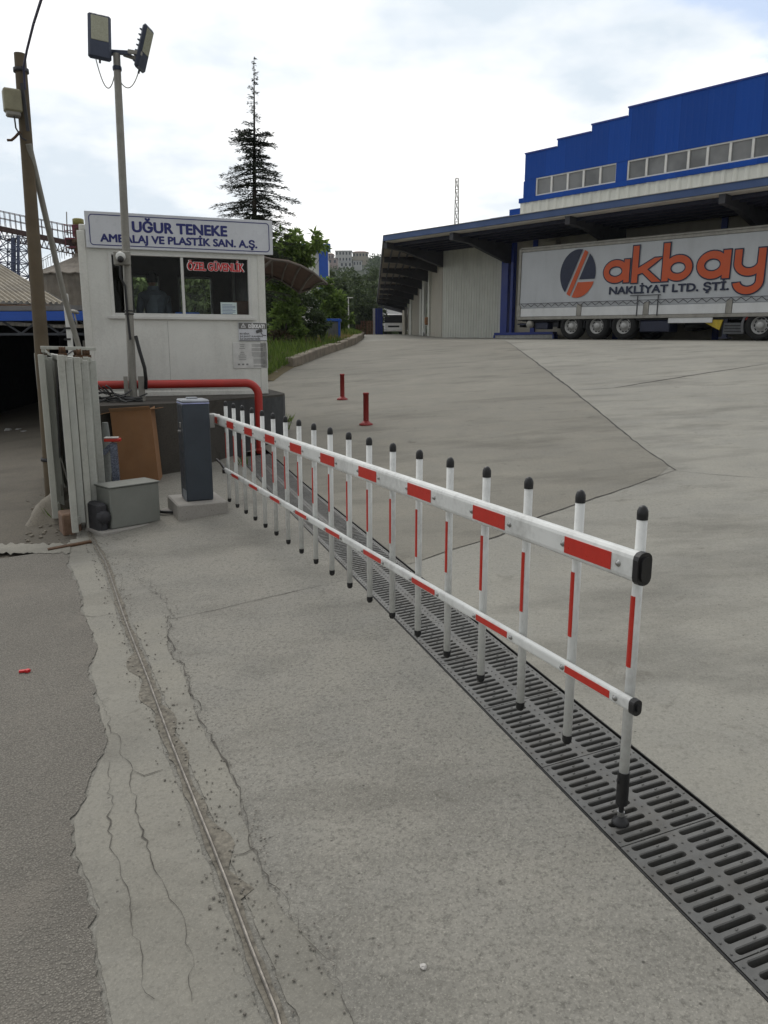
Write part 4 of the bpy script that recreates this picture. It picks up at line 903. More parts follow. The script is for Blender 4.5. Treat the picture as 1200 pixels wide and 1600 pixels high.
# ------------------------------------------------------------------ sheds, silo and conveyor on the left
m_shade = mat('painted_shade', (.012, .012, .014), .9, var=.3); m_blue = mat('blue_trim', lin(24, 82, 178), .4, 0, .08, 3)  # near-black colour stands in for the shade inside the shed and doorways
m_rsheet = mat('roof_sheet', (.205, .175, .125), .7, .2, .25, .8, dirt=.5); m_rsheet2 = mat('wall_sheet', (.22, .21, .19), .65, .2, .15, 2, dirt=.5)
SA, SB = at(-260, 503, 13.6), at(147, 493.5, 13.0); ed = (SB - SA); ed.z = 0; ed.normalize(); en = Vector((-ed.y, ed.x, 0)); MS = Matrix((ed, en, UP)).transposed(); SL = (SB - SA).length
def shp(a, b, z): p = SA + ed * a + en * b; return Vector((p.x, p.y, z))
gz0 = -.25; SZ = SB.z
sh = thing('open_shed', shp(SL / 2, 4, gz0), 'low open fronted shed with bright blue eaves and inside coloured near black as shade', 'shed')
mb = MB(); mb.box(shp(SL / 2, -.05, SZ + .0), (SL, .06, .15), MS); mb.build('eaves_trim', m_blue, sh)
mb = MB(); mb.box(shp(SL / 2, 3.6, SZ + .13), (SL + .1, 7.2, .08), MS); mb.build('roof', m_rsheet2, sh)
mb = MB(); mb.box(shp(SL / 2, 7.1, (SZ + gz0) / 2), (SL, .1, SZ - gz0), MS); mb.build('back_wall', m_shade, sh)
for a_ in (0.05, SL - .05): mb = MB(); mb.box(shp(a_, 4.2, (SZ + gz0) / 2), (.1, 5.6, SZ - gz0), MS); mb.build('side_wall', m_shade, sh)
mb = MB(); mb.box(shp(SL / 2, 3.7, .02), (SL - .3, 6.6, .1), MS); mb.build('floor', m_shade, sh)
mb = MB()
for k in range(7): a_ = .3 + (SL - .6) * k / 6; b_ = min(a_ + (SL - .6) / 12, SL); mb.beam(shp(a_, .05, SZ - .06), shp(b_, .05, SZ - .28), .03, .03); mb.beam(shp(b_, .05, SZ - .28), shp(min(a_ + (SL - .6) / 6, SL - .1), .05, SZ - .06), .03, .03)
mb.beam(shp(.1, .05, SZ - .29), shp(SL - .1, .05, SZ - .29), .04, .04); mb.build('roof_truss', mat('truss_dark', (.04, .045, .055), .5), sh)
mb = MB(); a_ = at(128, 532, 13.3); b_ = at(150, 532, 13.3); rows = []
for k in range(25): q_ = a_.lerp(b_, k / 24 * 1.8); off = en * (.02 if k % 4 < 2 else 0); rows.append([Vector((q_.x, q_.y, 0)) + off, Vector((q_.x, q_.y, a_.z)) + off])
mb.sheet(rows); solo(mb.build('metal_fence', m_rsheet2), 'piece of pale corrugated fence behind the gate top', 'fence')
m_pale = mat('pale_sack', (.30, .30, .29), .8); rr_ = random.Random(2)
def inshed(px, py, Y): p = at(px, py, Y); return Vector((p.x, p.y, .08))
for px, py, lab in ((33, 655, 'pale crumpled bag glinting on the dark shed floor'), (40, 700, 'white rag lying just inside the shed shade'), (15, 668, 'light plastic canister at the left of the dark shed')):
    p = inshed(px, 700, 13.9 if py > 690 else 14.3); mb = MB(); stone(mb, p, .08, rr_); stone(mb, p + Vector((.09, .02, 0)), .05, rr_); solo(mb.build('sack', m_pale), lab, 'sack')
# corrugated barn behind
e0, e1_ = at(-160, 468, 21), at(101, 475, 22); r1 = at(-25, 398, 31); r0_ = r1 + (e0 - e1_)
barn = thing('barn', Vector(((e0.x + e1_.x) / 2, 24, gz0)), 'old barn with a ribbed brown metal roof behind the blue edged shed', 'barn')
mb = MB(); rows = []; n = 110
for k in range(n + 1): t = k / n; off = UP * (.05 if k % 4 in (0, 1) else 0); rows.append([e0.lerp(e1_, t) + off, r0_.lerp(r1, t) + off])
mb.sheet(rows); mb.build('roof', m_rsheet, barn)
mb = MB(); rows = []; yb = Vector((.05, .35, 0))
for k in range(n + 1): t = k / n; off = Vector((0, -.04 if k % 4 in (0, 1) else 0, 0)); q_ = e0.lerp(e1_, t) + yb + off; rows.append([Vector((q_.x, q_.y, gz0)), q_ - UP * .02])
mb.sheet(rows); q_ = e1_ + yb; mb.add([q_, r1 + Vector((0, 0, -.05)), Vector((r1.x, r1.y, gz0)), Vector((q_.x, q_.y, gz0))], [(0, 1, 2, 3)]); mb.build('wall', m_rsheet2, barn)
mb = MB(); mb.tube([e0.lerp(e1_, t / 20) + Vector((0, -.06, -.10 + .02 * math.sin(t * 2.2))) for t in range(21)], .05, 8); mb.build('gutter', m_rust, barn)
# silo
m_silo = mat('silo_sheet', (.20, .175, .145), .75, .2, .30, 1.2, .4, 12, dirt=.55)
sc0 = at(126, 433, 60); ap = at(126, 399, 60); ZS = sc0.z; RS = 3.15
si = thing('grain_silo', Vector((sc0.x, sc0.y, gz0)), 'round rusty grain silo with a ribbed conical roof under the conveyor', 'silo')
mb = MB(); n = 72
rows = []
for z_, k in ((gz0, 1.0), (ZS, 1.0)): rows.append([Vector((sc0.x + (RS + (.05 if j % 2 else 0)) * math.cos(2 * math.pi * j / n), sc0.y + (RS + (.05 if j % 2 else 0)) * math.sin(2 * math.pi * j / n), z_)) for j in range(n + 1)])
mb.sheet(rows); mb.build('shell', m_silo, si)
mb = MB(); rows = []
for z_, r_ in ((ZS - .05, RS + .22), (ZS + .02, RS + .22), (ap.z - .15, .42), (ap.z + .1, .40)): rows.append([Vector((sc0.x + r_ * math.cos(2 * math.pi * j / n), sc0.y + r_ * math.sin(2 * math.pi * j / n), z_ + (.07 if j % 3 == 0 and r_ > .5 else 0))) for j in range(n + 1)])
mb.sheet(rows); mb.build('cone_roof', m_silo, si)
mb = MB(); mb.lathe([(.40, 0), (.40, .8), (.55, .8), (.55, 1.1), (.3, 1.1), (.3, 1.9)], ap, 16); mb.build('neck', m_rust, si)
for k in range(2): 
    mb = MB(); 
    for t in range(9): q0 = Vector((sc0.x - RS * (1 - t / 9) - .1, sc0.y - 1.2 + k * .5, ZS + (ap.z - ZS) * t / 9)); mb.tube([q0, q0 + UP * .7], .02, 4); t and mb.tube([q0 + UP * .7, pv_ + UP * .7], .02, 4); pv_ = q0
    mb.build('ladder_rail', m_galv, si)
# conveyor bridge
m_conv = mat('conveyor_rust', (.085, .05, .045), .7, .3, .3, 3); m_steelb = mat('blue_grey_steel', (.10, .12, .20), .6, .3, .2, 3)
ca, cb_ = at(-120, 332, 60), at(128, 384, 60.5); cv = thing('conveyor_bridge', Vector((ca.x, ca.y, ca.z - 1)), 'inclined conveyor walkway with handrails leading to the silo top', 'conveyor')
mb = MB(); mb.beam(ca, cb_, .9, .35); mb.build('deck', m_conv, cv)
mb = MB(); n = 30
for sd_ in (-.5, .5):
    for z_ in (.55, 1.05): mb.tube([ca + Vector((0, sd_, .2 + z_)), cb_ + Vector((0, sd_, .2 + z_))], .025, 5)
    for k in range(n + 1): q_ = ca.lerp(cb_, k / n) + Vector((0, sd_, .2)); mb.tube([q_, q_ + UP * 1.05], .025, 4)
mb.build('handrail', m_conv, cv)
mb = MB(); lo = Vector((0, -.3, -.75))
mb.tube([ca + lo, cb_ + lo], .05, 5)
for k in range(n): q_, q2 = ca.lerp(cb_, k / n), ca.lerp(cb_, (k + 1) / n); mb.tube([q_ + Vector((0, -.3, -.15)), q_.lerp(q2, .5) + lo], .035, 4); mb.tube([q_.lerp(q2, .5) + lo, q2 + Vector((0, -.3, -.15))], .035, 4)
mb.build('truss', m_conv, cv)
hd_ = at(121, 372, 60.2); m_redst = mat('red_platform', (.16, .035, .05), .6)
mb = MB(); mb.box(hd_ - UP * .1, (1.5, 1.2, .12)); mb.box(hd_ + Vector((.2, 0, .45)), (.8, .8, .8)); mb.box(hd_ + Vector((0, 0, -.7)), (1.4, 1.1, .10)); 
for x in (-.7, .7):
    for y in (-.55, .55): mb.tube([hd_ + Vector((x, y, -1.3)), hd_ + Vector((x, y, .9))], .04, 4)
for z_ in (.45, .85): mb.tube([hd_ + Vector((-.7, -.55, z_)), hd_ + Vector((.7, -.55, z_))], .03, 4)
mb.build('drive_platform', m_redst, cv); mb = MB(); mb.lathe([(0, 0), (.4, 0), (.4, .45), (.3, .5), (0, .5)], hd_ + Vector((.15, 0, .87)), 14); mb.build('drive_motor', mat('motor_yellow', (.22, .20, .05), .6), cv)
mb = MB(); mb.tube([hd_ + Vector((-.75, 0, .2)), at(104, 331, 60.2)], .04, 5); mb.build('aerial', m_galv, cv)
tw = thing('lattice_tower', at(21, 440, 60), 'blue grey lattice tower holding up the conveyor bridge', 'tower')
mb = MB(); tb, tt_ = at(21, 470, 60), at(21, 371, 60)
def lattice(mb, b, t, w0, w1, n, r):
    cs = [(-1, -1), (1, -1), (1, 1), (-1, 1)]; P = lambda k, c: b.lerp(t, k / n) + Vector((c[0], c[1], 0)) * ((w0 + (w1 - w0) * k / n) / 2)
    for c in cs: mb.tube([P(0, c), P(n, c)], r * 1.4, 5)
    for k in range(n):
        for i in range(4):
            c, c2 = cs[i], cs[(i + 1) % 4]; mb.tube([P(k, c), P(k + 1, c2)], r, 4); mb.tube([P(k + 1, c), P(k + 1, c2)], r, 4); mb.tube([P(k, c2), P(k + 1, c)], r, 4)
lattice(mb, tb, tt_, 1.7, 1.55, 5, .035); mb.build('frame', m_steelb, tw)
mb = MB(); mb.tube([tb, tt_], .18, 10); mb.tube([tb + Vector((.35, 0, 0)), tt_ + Vector((.35, 0, 0))], .10, 8); mb.build('downpipe', m_steelb, tw)
# ------------------------------------------------------------------ warehouse with its canopy
EW = Vector((.687, -.726, 0)).normalized(); NF = Vector((-.726, -.687, 0)).normalized(); LW = Vector((-.0155, 1, 0)).normalized(); NL = Vector((-1, -.0155, 0)).normalized()
W0 = Vector((3.08, 42, 0)); CF = Vector((0, 38.8, 0)); ZF = 6.9; ZG = 1.7
def wk(k, z, o=0.): p = W0 + EW * k + NF * o; return Vector((p.x, p.y, z))
def wkz(px, py, o=0.): p = hit(px, py, wk(0, 0, o), NF); return (p - wk(0, 0, o)).dot(EW), p.z
def lk(k, z, o=0.): p = W0 + LW * k + NL * o; return Vector((p.x, p.y, z))
def cladding():
    t = NT('cobalt_cladding'); sp = t.n('ShaderNodeSeparateXYZ'); t.l(t.pos, sp.inputs[0]); u = t.math('ADD', t.math('MULTIPLY', sp.outputs[0], .687), t.math('MULTIPLY', sp.outputs[1], -.726))
    wn_ = t.n('ShaderNodeTexWhiteNoise', noise_dimensions='1D'); t.l(t.math('FLOOR', t.math('MULTIPLY', u, .95)), wn_.inputs['W']); c = (.008, .062, .320)
    col = t.mix(wn_.outputs[0], sc(c, .90), sc(c, 1.08)); col = t.mix(t.math('MULTIPLY', t.ramp(t.noise(.9, 6, .65, stretch=(1, 1, .12)), .50, .75), .30), col, (.006, .045, .21))
    fr = t.math('FRACT', t.math('MULTIPLY', u, 3.8)); rib = t.ramp(t.math('ABSOLUTE', t.math('SUBTRACT', fr, .5)), .30, .42); t.bump(rib, .22, .02); seam = t.math('LESS_THAN', t.math('FRACT', t.math('MULTIPLY', u, .95)), .02)
    return t.fin(t.mix(t.math('MULTIPLY', seam, .5), col, sc(c, .7)), .6, 0, .15)
m_wblue = cladding(); m_wblue2 = mat('blue_steel', (.012, .035, .24), .4, 0, .1, 2)
m_clad = mat('white_cladding', (.60, .61, .555), .5, .1, .06, 1.2, dirt=.12); m_clad2 = mat('beige_panel', (.36, .335, .275), .7, 0, .08, 1.5, dirt=.2)
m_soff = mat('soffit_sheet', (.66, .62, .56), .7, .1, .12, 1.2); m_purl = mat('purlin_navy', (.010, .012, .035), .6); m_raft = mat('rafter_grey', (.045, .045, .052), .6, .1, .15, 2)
m_wglass = NT('office_glass'); m_wglass = m_wglass.fin(m_wglass.mix(m_wglass.ramp(m_wglass.noise(.7, 3), .4, .6), (.115, .12, .12), (.19, .195, .195)), .10, 0, .5)
m_roofg = mat('roof_grey', (.30, .30, .29), .6, .2, .1, 1)
wh = thing('warehouse', W0 + UP * ZG, 'large warehouse with cobalt blue stepped parapet, office windows and wide canopy', 'warehouse')
ZB_ = 6.62
# body walls
mb = MB(); rows = []; K1 = wkz(785, 460)[0]
n = 92
for i in range(n + 1): k = .02 + (K1 - .02) * i / n; o_ = (.0, .035, .035, .0)[i % 4]; rows.append([wk(k, ZG, o_), wk(k, ZB_ + .3, o_)])
mb.sheet(rows); mb.build('ribbed_bay_door', m_clad, wh)
kA = wkz(791, 460)[0]; kB = wkz(800, 460)[0]; kC = wkz(806, 460)[0]
def wbox(mb, k0, k1, o0, o1, z0, z1, bev=0.): mb.box(wk((k0 + k1) / 2, (z0 + z1) / 2, (o0 + o1) / 2), (k1 - k0, abs(o1 - o0), z1 - z0), Matrix((EW, -NF, UP)).transposed(), bev)
zc1 = wkz(778, 521)[1]
for c0, c1 in ((kA - .10, kB - .05), (kB + .12, kB + .26)): mb = MB(); wbox(mb, c0, c1, .0, .30, zc1, ZB_); mb.build('blue_column', m_wblue2, wh)
mb = MB(); wbox(mb, kB + .27, 28, -.14, .06, ZG, ZB_ + .3); mb.build('dock_wall', m_clad2, wh)
for i in range(5):
    k = kB + 1.5 + i * 4.4; mb = MB(); wbox(mb, k, k + 3.0, .062, .10, ZG + .9, ZG + 4.3); dd_ = mb.build('dock_door', m_raft, wh)
    mb = MB(); wbox(mb, k - .25, k - .02, .062, .16, ZG, ZB_); mb.build('column', m_wblue2, wh)
for px0, px1, py0, py1 in ((898, 932, 366, 386), (850, 868, 377, 390)): k0, z1 = wkz(px0, py0, .4); k1, z0 = wkz(px1, py1, .4); mb = MB(); wbox(mb, k0, k1, .062, .4, z0, z1, .02); mb.build('wall_unit', m_clad2, wh)
kp = wkz(776, 525, .5)[0]; kq = wkz(866, 525, .5)[0]
mb = MB(); wbox(mb, kp, kq, .31, .62, ZG, zc1 - .10); mb.build('dock_plinth', mat('plinth_white', (.42, .42, .40), .7, dirt=.2), wh)
mb = MB(); wbox(mb, kp - .04, kq + .02, .31, .66, zc1 - .099, zc1 + .02); wbox(mb, kp - .08, kp - .001, .31, .66, ZG, zc1 - .10); wbox(mb, kq + .001, kq + .08, .31, .66, ZG, zc1 - .10); mb.build('dock_edge', m_wblue2, wh)
# left side wall: panels, posts and doorways coloured near black as shade, at the distances seen
def ly(px):
    q = ray(px, 500); t = q.x / q.y; return (W0.x + .0155 * 42) / (t + .0155) - 42
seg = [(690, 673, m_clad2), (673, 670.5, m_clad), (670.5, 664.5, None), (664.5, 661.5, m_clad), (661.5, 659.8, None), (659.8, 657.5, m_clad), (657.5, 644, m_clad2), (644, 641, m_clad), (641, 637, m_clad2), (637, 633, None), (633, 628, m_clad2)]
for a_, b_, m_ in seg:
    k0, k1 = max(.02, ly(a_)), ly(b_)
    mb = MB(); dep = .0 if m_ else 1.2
    mb.box(lk((k0 + k1) / 2, (ZG + ZB_) / 2 + .15, -.1 - dep if m_ is None else -.1 + (.12 if m_ is m_clad else 0)), (.2, k1 - k0 - .002, ZB_ + .3 - ZG), Matrix((NL * -1, LW, UP)).transposed()); mb.build('doorway' if m_ is None else ('door_post' if m_ is m_clad else 'side_panel'), m_ or m_shade, wh)
LE = ly(628) + 2
# canopy roof: front and side sheets, fascia, purlins, tapered rafters
kFr = 26; ov = (CF - W0).dot(NF)
cdir = W0 - CF
def fk(k, z, o=0.): p = CF + EW * k + NF * o; return Vector((p.x, p.y, z))
def fkz(px, py): p = hit(px, py, CF, NF); return (p - CF).dot(EW), p.z
c0k = (CF - W0).dot(EW)
mb = MB(); T_ = .14
def slab(mb, quad, z0, z1): mb.add([Vector((p.x, p.y, z0)) for p in quad] + [Vector((p.x, p.y, z1)) for p in quad], [(3, 2, 1, 0), (4, 5, 6, 7), (0, 1, 5, 4), (1, 2, 6, 5), (2, 3, 7, 6), (3, 0, 4, 7)])
ie = NF * .06
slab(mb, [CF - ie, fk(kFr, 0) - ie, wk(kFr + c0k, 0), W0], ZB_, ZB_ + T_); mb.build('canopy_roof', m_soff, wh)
lo_ = (CF - W0).dot(NL); kl0 = (CF - W0).dot(LW); LL = 51
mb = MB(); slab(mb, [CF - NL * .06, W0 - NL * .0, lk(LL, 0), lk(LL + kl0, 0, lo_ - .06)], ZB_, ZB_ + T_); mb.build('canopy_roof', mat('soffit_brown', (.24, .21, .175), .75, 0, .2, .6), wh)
mb = MB(); mb.box(fk(kFr / 2, (ZF + ZB_) / 2 + .02), (kFr, .10, ZF - ZB_ - .04), Matrix((EW, -NF, UP)).transposed()); mb.build('fascia', mat('fascia_blue', (.045, .085, .20), .45, .2, .1, 1), wh)
mb = MB(); mb.box(fk(kFr / 2, ZF + .012, -.4), (kFr, .98, .02), Matrix((EW, -NF, UP)).transposed()); mb.build('roof_edge', m_roofg, wh)
mb = MB(); p0_, p1_ = lk(kl0, 0, lo_), lk(LL + kl0, 0, lo_); pm = (p0_ + p1_) / 2; mb.box(Vector((pm.x, pm.y, (ZF + ZB_) / 2)), (.10, (p1_ - p0_).length, ZF - ZB_), Matrix((NL * -1, LW, UP)).transposed()); mb.build('side_fascia', m_raft, wh)
for j in range(1, 7):
    o_ = ov * j / 7; mb = MB(); k0 = c0k + (-cdir.dot(EW) * 0); f = j / 7; st = W0.lerp(CF, f); q0 = Vector((st.x, st.y, ZB_ - .075)); q1 = q0 + EW * 25; mb.beam(q0, q1, .10, .14); mb.build('purlin', m_purl, wh)
    mb = MB(); st = W0.lerp(CF, f); q0 = Vector((st.x, st.y, ZB_ - .06)); q1 = q0 + LW * (LL - 1); mb.beam(q0, q1, .07, .11); mb.build('purlin', m_purl, wh)
def rafter(pa, pb, d0=.30, d1=1.05, w=.22):
    dr = (pb - pa).normalized(); sd_ = Vector((-dr.y, dr.x, 0)) * (w / 2); mb = MB(); L_ = (pb - pa).length
    prof_ = [(0, 0), (L_, 0), (L_, -d1), (L_ * .62, -d1 * .66), (L_ * .28, -d0 * 1.15), (0, -d0)]
    mb.prism(prof_, lambda u, v: pa + dr * u + UP * v + sd_, lambda u, v: pa + dr * u + UP * v - sd_); return mb.build('rafter', m_raft, wh)
rk = [fkz(px, py)[0] for px, py in ((703, 360), (880, 337), (1127, 300))]; spc = (rk[2] - rk[0]) / 2
for i in range(5): k = rk[0] + spc * i; pa = fk(k, ZB_ - .005, -.1); rafter(pa, pa - NF * (ov - .12))
pa = Vector((CF.x, CF.y, ZB_ - .005)); pb = Vector((W0.x, W0.y, ZB_ - .005)); dd_ = (pb - pa).normalized(); rafter(pa + dd_ * .1, pb - dd_ * .1, .28, .85)
for i in range(1, 10): pa = lk(kl0 + i * 6.2, ZB_ - .005, lo_ - .1); rafter(pa, pa - NL * (lo_ - .15), .28, .85)
# main roof
mb = MB(); slab(mb, [W0 + Vector((.05, .05, 0)), wk(28, 0, -.2), wk(28, 0, -30), lk(LE, 0, -34), lk(LE, 0, -.1)], ZB_ + .32, ZB_ + .5) if False else None
q4 = [wk(.1, 0, -.2), wk(28, 0, -.2), wk(28, 0, -26), lk(LL, 0, -20), lk(LL, 0, -.25)]
mb.add([Vector((p.x, p.y, ZB_ + .31)) for p in q4] + [Vector((p.x, p.y, ZB_ + .45)) for p in q4], [(4, 3, 2, 1, 0), (5, 6, 7, 8, 9)] + [(i, (i + 1) % 5, 5 + (i + 1) % 5, 5 + i) for i in range(5)]); mb.build('main_roof', m_roofg, wh)
# upper storey
st_ = [((823, 242), (873.4, 230.6)), ((873.4, 220), (927, 207)), ((927, 196), (984.5, 183.5)), ((984.5, 171), (1200, 115.6))]
ks = [wkz(a[0], a[1])[0] for a, b in st_] + [27.5]; hs_ = [(wkz(*a)[1] + wkz(*b)[1]) / 2 for a, b in st_]
uw = thing('x', (0, 0, 0), 'x', 'x'); bpy.data.objects.remove(uw)
k0 = ks[0]; zu0 = wkz(818, 334)[1] - .8; zsill = wkz(820, 311)[1]; zb0, zb1 = wkz(816, 318)[1], wkz(820, 311)[1]
r1k = [wkz(x, 290)[0] for x in (838.6, 862, 887, 911.5, 937.5, 962.7)]; r2k = [wkz(810 + x / 3.077, 260)[0] for x in (528, 617, 708, 815, 905, 1013, 1120)]
d2 = r2k[-1] - r2k[-2]; r2k += [r2k[-1] + d2 * i for i in range(1, 7)]
zt1, zb_1 = (wkz(838.6, 278)[1] + wkz(962.7, 256)[1]) / 2, (wkz(838.6, 307)[1] + wkz(962.7, 288)[1]) / 2
zb_1 = max(zb_1, zb1 + .02)
mb = MB(); z_t = zt1
for i in range(4): wbox(mb, ks[i] + (.001 if i else 0), ks[i + 1], -.10, .10, z_t, hs_[i])
mb.build('parapet', m_wblue, wh)
mb = MB()
for i in range(4): wbox(mb, ks[i] - .03, ks[i + 1] - (.031 if i < 3 else 0), -.13, .13, hs_[i] + .001, hs_[i] + .06)
mb.build('parapet_cap', m_wblue2, wh)
mb = MB()
for a_, b_ in ((k0, r1k[0]), (r1k[-1], r2k[0])): wbox(mb, a_, b_, -.09, .085, zb_1, z_t - .001)
wbox(mb, k0 - .25, 27.5, -.1, .16, zb0, zb_1 - .001); mb.build('window_band', m_wblue, wh)
mb = MB(); rows = []; n = 300
for i in range(n): k = k0 - .22 + (27.5 - k0) * i / n; o_ = (.06, .06, .10, .10, .06, .06)[i % 6]; rows.append([wk(k, zu0, o_), wk(k, zb0 - .002, o_)])
mb.sheet(rows); mb.build('white_band', m_clad, wh)
for ks_, dbl in ((r1k, 2), (r2k, 3)):
    for i in range(len(ks_) - 1):
        if ks_[i + 1] > 27: break
        a_, b_ = ks_[i], ks_[i + 1]; fw = .065
        mb = MB(); wbox(mb, a_ + .002, a_ + fw, -.03, .06, zb_1, z_t - .002); wbox(mb, b_ - fw * .4, b_ - .002, -.03, .06, zb_1, z_t - .002); wbox(mb, a_ + fw, b_ - fw * .4, -.03, .06, zb_1, zb_1 + .07); wbox(mb, a_ + fw, b_ - fw * .4, -.03, .06, z_t - .05, z_t - .002)
        w_ = mb.build('window', m_pvc, wh); mb = MB(); wbox(mb, a_ + fw, b_ - fw * .4, -.02, .0, zb_1 + .07, z_t - .05); mb.build('pane', m_wglass, w_)
mb = MB(); slab(mb, [wk(k0 - .2, 0, -.11), wk(27.5, 0, -.11), wk(27.5, 0, -14), wk(k0 - .2, 0, -14)], ZB_ + .46, z_t); mb.build('upper_body', m_wblue, wh)
for a_, b_ in (((766, 342), (796, 336)), ((796, 328), (817, 324))): (ka, za), (kb, zb2) = wkz(*a_, -3), wkz(*b_, -3); mb = MB(); wbox(mb, ka, kb, -3.2, -3.0, ZB_ + .46, (za + zb2) / 2); mb.build('rear_parapet', m_wblue, wh)

# ------------------------------------------------------------------ curtain side trailer and its tractor
m_tyre = mat('tyre_rubber', (.008, .008, .008), .85, var=.3, scale=8); m_rim = mat('alloy_rim', (.40, .40, .39), .4, .3, .1, 8, dirt=.2); m_hubk = mat('hub_dark', (.03, .03, .032), .5, .5)
m_curt = mat('curtain_tarp', (.46, .48, .50), .55, 0, .05, .9, .1, 3, dirt=.10); m_alu = mat('alu_board', (.64, .65, .65), .4, .1, .05, 2, dirt=.12)
m_chas = mat('chassis_black', (.012, .013, .016), .6, .2); m_toolbox = mat('toolbox_navy', (.010, .014, .035), .45); m_org = mat('orange_print', (.52, .082, .018), .5, 0, .05, 2); m_nav = mat('navy_print', (.010, .016, .045), .5)
T0 = at(808, 497, 34.6); TA = at(1185, 533, 26.4)
TU = EW.copy(); zR = gz(T0.x, T0.y); tl_ = T0 + EW * 11; zFt = gz(tl_.x, tl_.y); TU = Vector((EW.x, EW.y, (zFt - zR) / 11)).normalized(); TV = -NF; TW = TU.cross(TV).normalized(); TW = TW if TW.z > 0 else -TW
TO = Vector((T0.x, T0.y, zR)); MT = Matrix((TU, TV, TW)).transposed()
def tp(u, v, w): return TO + TU * u + TV * v + TW * w
def tuw(px, py): p = hit(px, py, TO, NF); q = p - TO; return q.dot(TU), q.dot(TW)
def tbox(mb, u0, u1, v0, v1, w0, w1, bev=0.): mb.box(tp((u0 + u1) / 2, (v0 + v1) / 2, (w0 + w1) / 2), (u1 - u0, v1 - v0, w1 - w0), MT, bev)
trl = thing('semi_trailer', tp(6, 1.25, 0), 'long curtain side trailer with a round emblem and big orange lettering', 'trailer')
TL, TWd = 13.6, 2.5
wbt = tuw(808, 497)[1]; wtp = tuw(808, 388)[1]; wb2 = tuw(900, 479)[1]
mb = MB(); rows = []
for i in range(70):
    u = .10 + (TL - .2) * i / 69; rows.append([tp(u, .012 - .02 * math.sin(3.1416 * j / 8) * (.4 + .6 * abs(math.sin(u * 1.15))) - .006 * math.sin(u * 7 + j), wb2 + (wtp - .20 - wb2) * j / 8) for j in range(9)])
mb.sheet(rows); mb.sm = [True] * len(mb.f); curt = mb.build('curtain', m_curt, trl)
mb = MB(); tbox(mb, 0.02, TL, .04, TWd, wbt + .06, wtp - .02); mb.build('body', m_curt, trl)
mb = MB(); tbox(mb, 0, TL, -.03, TWd + .02, wtp - .195, wtp - .09, .01); tbox(mb, 0, TL, .0, TWd, wtp - .088, wtp, .02); mb.build('top_rail', m_galv, trl)
mb = MB(); tbox(mb, 0, TL, -.03, TWd, wbt - .08, wbt + .045, .008); mb.build('bottom_rail', m_galv, trl)
pst = [0.0, 3.35, 6.6, 9.85, 13.52]
us = [tuw(905, 485)[0], tuw(1010, 480)[0], tuw(1140, 475)[0]]
pst = [0.06] + us + [TL - .06]
for i in range(4): mb = MB(); tbox(mb, pst[i] + .12, pst[i + 1] - .12, -.035, .03, wbt + .05, wb2 - .03, .006); mb.build('side_board', m_alu, trl)
for u in pst: mb = MB(); tbox(mb, u - .10, u + .10, -.042, .03, wbt + .046, wb2 + .10, .006); mb.build('board_post', m_galv, trl)
mb = MB(); tbox(mb, -.02, .09, -.035, .12, wbt - .05, wtp - .2, .01); mb.build('corner_post', m_galv, trl)
mb = MB(); tbox(mb, -.03, .10, -.05, .2, wtp - .32, wtp - .06, .015); mb.build('roof_bracket', m_galv, trl)
mb = MB(); tbox(mb, -.04, .019, .02, TWd, wbt, wtp - .06); mb.build('rear_door', m_alu, trl)
# lashing rope zigzag along the foot of the curtain
mb = MB(); n = 76
for k in range(n): u0, u1 = .2 + (TL - .4) * k / n, .2 + (TL - .4) * (k + 1) / n; mb.tube([tp(u0, -.045, wb2 + (.03 if k % 2 else .16)), tp(u1, -.045, wb2 + (.16 if k % 2 else .03))], .012, 4)
mb.tube([tp(.1, -.05, wb2 + .17), tp(TL - .1, -.05, wb2 + .17)], .012, 5); mb.build('lashing', mat('rope_grey', (.10, .10, .11), .8), trl)
for px in (997, 1029): u = tuw(px, 470)[0]; mb = MB(); tbox(mb, u - .02, u + .02, -.055, -.046, wbt, wb2 + .35); mb.build('strap', m_raft, trl)
mb = MB(); u0, u1 = tuw(985, 465)[0], tuw(1033, 465)[0]; tbox(mb, u0, u1, -.05, -.046, wb2 + .33, wb2 + .36); mb.build('strap', m_raft, trl)
# printing on the curtain
def pl(u, w, off): return tp(u, -.02 - off, w)
def arc(mb, c, r0, r1, q0, q1, off, n=28, sx=1.):
    rows = [[pl(c[0] + (r + (sx - 1) * rm_) * math.cos(R(q0 + (q1 - q0) * i / n)), c[1] + r * math.sin(R(q0 + (q1 - q0) * i / n)), off) for r in (r0, r1)] for i in range(n + 1)]; mb.sheet(rows)
def poly(mb, pts, off): mb.add([pl(u, w, off) for u, w in pts], [list(range(len(pts)))])
def grow(pts, d):
    n = len(pts); ar = sum(pts[i][0] * pts[(i + 1) % n][1] - pts[(i + 1) % n][0] * pts[i][1] for i in range(n)); sg = 1 if ar > 0 else -1; o = []
    for i in range(n):
        p0, p1, p2 = [Vector(pts[j % n]) for j in (i - 1, i, i + 1)]; e1, e2 = (p1 - p0).normalized(), (p2 - p1).normalized(); n1, n2 = Vector((e1.y, -e1.x)) * sg, Vector((e2.y, -e2.x)) * sg; m = (n1 + n2); m = m / max(.3, m.dot(m)) * 2; o.append(tuple(p1 + m * d))
    return o
ec = tuw(903, 427.5); er = (tuw(903, 390)[1] - tuw(903, 465.5)[1]) / 2
def disc(c, r, test, n=72): return [(c[0] + r * math.cos(q), c[1] + r * math.sin(q)) for q in [2 * math.pi * i / n for i in range(n)] if test(r * math.cos(q), r * math.sin(q))]
